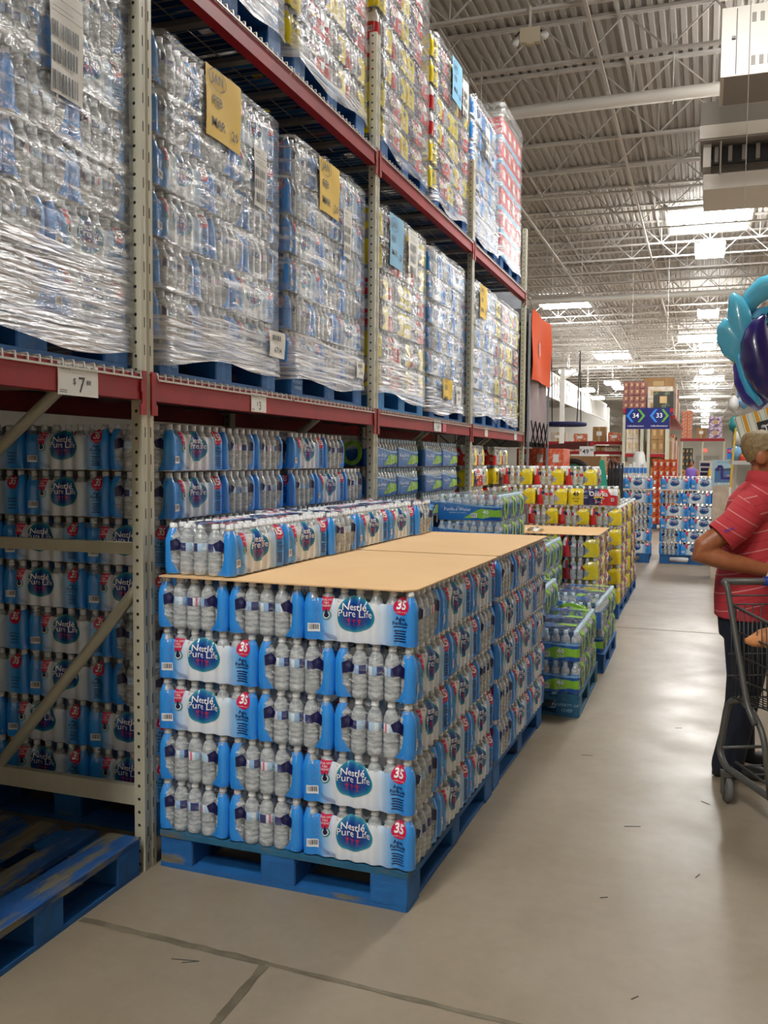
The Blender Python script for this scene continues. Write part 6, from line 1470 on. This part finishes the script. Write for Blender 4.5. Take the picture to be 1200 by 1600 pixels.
for s in (-1, 1):
    T('side_tube', bez([(s * hx, .44, 1.03), (s * hx, .40, 1.01), (s * .265, .22, .50), (s * .26, .16, .44)]), .014)
    T('chassis_tube', bez([(s * .225, .36, .50), (s * .235, .46, .46), (s * .25, .50, .21), (s * .25, .44, .16), (s * .20, -.42, .13), (s * .18, -.50, .16)]), .016, M_cart, None, 10)
    T('upright_tube', bez([(s * .225, .36, .50), (s * .24, .20, .47), (s * .24, .12, .40), (s * .235, .06, .15)]), .014, M_cart, None, 10)
    T('under_rail', [(s * .25, .47, .24), (s * .10, .47, .24), (-s * .0, .47, .24)], .008)
# basket
def bk(u, v):  # u along length 0 rear..1 front, v height 0..1 ; half width and z
    y = .40 - .92 * u; hw = .265 - .055 * u - .02 * (1 - v); zb = .50 + .05 * u; zt = .93 - .10 * u if u > 0 else .93
    return hw, y, zb + (zt - zb) * v
for s in (-1, 1):
    b = MB(); n = 26
    for k in range(n + 1):
        u = k / n; w0, y0, z0 = bk(u, 0); w1, y1, z1 = bk(u, 1); b.tube([(s * w0, y0, z0), (s * w1, y1, z1)], .0026, 5)
    for v in (0, .22, .48, .74):
        b.tube([(s * bk(u, v)[0], bk(u, v)[1], bk(u, v)[2]) for u in (0, .5, 1)], .0042, 6)
    b.build('basket_side', M_cartd, cart); T('basket_rim', [(s * bk(u, 1)[0], bk(u, 1)[1], bk(u, 1)[2]) for u in (0, .5, 1)], .007)
b = MB()
for k in range(17): x = -.21 + .42 * k / 16; b.tube([(x, .40, .50), (x * .9, -.52, .55)], .0028, 5)
for k in range(6): y = .4 - .18 * k; b.tube([(-.25, y, .498), (.25, y, .498 + .01 * k)], .0035, 5)
b.build('basket_floor', M_cartd, cart)
b = MB()
for k in range(15): x = -.205 + .41 * k / 14; b.tube([(x, -.52, .55), (x, -.52, .83)], .0028, 5)
for z in (.55, .65, .75, .83): b.tube([(-.21, -.52, z), (.21, -.52, z)], .004, 5)
b.build('basket_front', M_cartd, cart)
b = MB()
for k in range(13): x = -.24 + .48 * k / 12; b.tube([(x, .40, .52), (x, .40, .93)], .0028, 5)
for z in (.60, .70, .93, .97): b.tube([(-.27, .40, z), (.27, .40, z)], .0042, 5)
b.build('basket_gate', M_cartd, cart)
b = MB(); b.box((.06, .33, .86), (.30, .012, .18)); b.box((.06, .24, .73), (.30, .20, .012)); b.build('child_seat', M_seat, cart)
b = MB(); b.tube([(-.23, .38, .20), (-.2, -.40, .17)], .006, 6); b.tube([(.23, .38, .20), (.2, -.40, .17)], .006, 6)
for k in range(7): y = .36 - .12 * k; b.tube([(-.22, y, .19), (.22, y, .19)], .004, 5)
b.build('lower_tray', M_cartd, cart)
WH = MB(); WH.lathe([(0, -.014), (.030, -.014), (.034, -.012), (.0605, -.012), (.063, -.008), (.063, .008), (.0605, .012), (.034, .012), (.030, .014), (0, .014)], 24, 0); WHM = WH.mesh('wheel', mat('wheel_grey', H('6a6865'), .6)); HUB = MB(); HUB.lathe([(0, -.018), (.022, -.018), (.024, -.012), (.024, .012), (.022, .018), (0, .018)], 14, 0); HUBM = HUB.mesh('hub', M_cart)
for sx, sy in ((-1, 1), (1, 1), (-1, -1), (1, -1)):
    x, y = sx * (.25 if sy > 0 else .19), (.415 if sy > 0 else -.44)
    cs = MB(); cs.box((-.022, 0, .085), (.004, .045, .10)); cs.box((.022, 0, .085), (.004, .045, .10)); cs.box((0, 0, .135), (.048, .06, .02)); c_ = cs.build('caster', M_cart, cart, (x, y, 0), .15 * sx)
    w_ = put('wheel', WHM, c_, (0, 0, .064), rot=(0, pi / 2, 0)); put('hub', HUBM, c_, (0, 0, .064), rot=(0, pi / 2, 0))
# peach bundle lying in the cart
b = MB(); b.loft([[Vector((X, .0 + w * cos(a), z + h * sin(a) + .004 * sin(9 * a))) for a in [2 * pi * i / 18 for i in range(18)]] for X, w, h, z in ((-.20, .012, .012, .0), (-.17, .03, .025, .0), (-.13, .045, .04, .01), (-.06, .06, .05, .015), (.05, .075, .06, .02), (.14, .06, .05, .015), (.2, .02, .02, 0))]); b.build('bundle', mat('bundle_peach', H('e3a06a'), .8, noise=(18, H('cf8450'), .4, .65), bump=(30, .4)), None, (.375, 4.33, .80), radians(25), label='peach coloured soft bundle lying in the seat of the shopping cart', cat='bundle')
# ------------------------------------------------------------------ inflatables hung over the right-hand display
M_ib = mat('vinyl_light_blue', H('56b6d4'), .25, coat=.5); M_ip = mat('vinyl_purple', H('25185e'), .25, coat=.4); M_ic = mat('vinyl_cyan', H('3fb0de'), .3, coat=.4)
inf = thing('inflatable_float', 'light blue and purple inflatable animal float hanging at upper right', 'inflatable', (.27, 7.8, 2.45))
def blob(name, rings_, m, n=20):
    b = MB(); b.loft(rings_, 0, True); return b.build(name, m, inf)
# scalloped wing
b = MB()
def wing(u, v):
    a = 2 * pi * u; th = pi * v; rr = sin(th); px_, pz_ = .125 * rr * cos(a) * (1 + .05 * abs(sin(5 * a))), .19 * rr * sin(a) * (1 + .05 * abs(sin(5 * a)))
    t = .07 * cos(th) * (1 + .12 * sin(40 * (px_ * .8 + pz_ * .5)) * rr)
    x, z = px_ * cos(.45) - pz_ * sin(.45), px_ * sin(.45) + pz_ * cos(.45)
    return (x - .06, t, z + .09)
b.grid(wing, 48, 20, 0); b.build('wing', M_ib, inf)
blob('head', [[Vector((cx + rx * cos(a), ry * sin(a), z + .25 * rx * cos(a))) for a in [2 * pi * i / 18 for i in range(18)]] for z, cx, rx, ry in ((.47, -.09, .006, .006), (.45, -.085, .03, .03), (.40, -.065, .06, .055), (.32, -.045, .085, .075), (.22, -.03, .095, .085), (.10, .0, .09, .08), (.0, .03, .06, .06), (-.06, .05, .02, .02))], M_ib)
b = MB(); b.tube([(.0, .06, .33), (.06, .06, .43), (.14, .05, .50), (.25, .04, .53), (.38, .02, .47), (.46, .0, .33)], [.05, .08, .095, .10, .10, .06], 18); b.build('neck_arch', M_ib, inf)
b = MB(); b.grid(lambda u, v: (.02 + .20 * u, .10 - .015 * sin(pi * u), .18 + .16 * v + .03 * u), 8, 8, 0); b.build('patterned_panel', M_ic, inf)
b = MB(); rr = random.Random(4)
for k in range(12):
    cx, cz, r_ = .04 + .16 * rr.random(), .20 + .12 * rr.random(), rr.uniform(.010, .022)
    for q in range(14):
        a, c = 2 * pi * q / 14, 2 * pi * (q + 1) / 14; b.add([(cx + r_ * k2 * cos(t), .083, cz + r_ * k2 * sin(t)) for k2, t in ((1, a), (1, c), (.6, c), (.6, a))], [(0, 1, 2, 3)])
b.build('panel_print', I_navy, inf)
cp = [(.150, .26), (.125, .255), (.075, .22), (.025, .15), (.0, .06), (.005, -.05), (.045, -.17), (.10, -.27), (.17, -.36)]; cr = [.006, .02, .05, .085, .11, .125, .125, .105, .06]
b = MB(); b.tube([(x + r_ * .75, -.10, z) for (x, z), r_ in zip(cp, cr)], cr, 18); b.build('horn', M_ip, inf)
b = MB(); b.tube([(-.035, -.02, .07), (-.03, -.03, -.06), (.005, -.04, -.19), (.055, -.05, -.31), (.14, -.06, -.42)], [.03, .03, .032, .032, .02], 10); b.build('seam_band', M_ic, inf)
b = MB(); b.tube([(-.01, .06, .02), (-.005, .05, -.1), (.02, .05, -.22), (.08, .05, -.34), (.17, .04, -.43)], [.03, .07, .085, .09, .06], 14); b.build('rear_lobe', mat('vinyl_violet', H('33268c'), .25, coat=.4), inf)
b = MB(); b.tube([(.10, .12, .2), (.13, .12, .0), (.16, .10, -.25)], [.06, .10, .08], 12); b.build('body_core', M_ic, inf)
for x in (-.02, .25): b = MB(); b.tube([(x, .05, .40), (x, .05, 5.05)], .003, 5); b.build('hanging_cord', M_pipe, inf)
t = thing('boxed_goods', 'dark blue boxed goods behind the inflatable, above the pale toy rack', 'box', (.40, 11.2, 2.32)); 
b = MB(); b.box((.04, .1, .09), (.20, .3, .16)); b.build('carton', I_sblue, t)
# a far shopper
t = thing('person', 'far small shopper in a purple top beyond the water displays', 'person', (-.37, 30, 0))
b = MB(); b.loft([ring((0, 0, .85), .13, .10), ring((0, 0, 1.05), .14, .11), ring((0, 0, 1.28), .17, .11), ring((0, 0, 1.36), .12, .08), ring((0, 0, 1.40), .05, .05), ring((0, 0, 1.44), .05, .05)]); b.loft([ring((0, 0, 1.42), .03, .03), ring((0, 0, 1.46), .065, .075), ring((0, 0, 1.54), .075, .09), ring((0, 0, 1.62), .05, .06), ring((0, 0, 1.64), .01, .01)])
for s in (-1, 1): b.tube([(s * .17, 0, 1.30), (s * .22, -.03, 1.10), (s * .14, -.18, 1.02)], [.05, .042, .032], 8); b.tube([(s * .07, 0, .88), (s * .08, 0, .45), (s * .08, .0, .03)], [.075, .06, .045], 8); b.tube([(s * .08, .02, .03), (s * .08, -.12, .03)], [.04, .035], 8)
remesh('body', b, [M_skin], .012, t, 2)
b = MB(); b.loft([ring((0, 0, .84), .145, .115), ring((0, 0, 1.05), .155, .125), ring((0, 0, 1.28), .185, .125), ring((0, 0, 1.365), .12, .09)]); b.build('top', mat('top_purple', H('6a4fa0'), .8), t)
b = MB(); b.loft([ring((0, .012, 1.50), .085, .09), ring((0, .012, 1.58), .085, .095), ring((0, .01, 1.645), .055, .06), ring((0, .01, 1.66), .01, .01)]); b.build('hair', M_black, t)
b = MB()
for s in (-1, 1): b.tube([(s * .07, 0, .92), (s * .08, 0, .45), (s * .08, .0, .06)], [.09, .075, .06], 10)
b.build('trousers', M_jean, t)
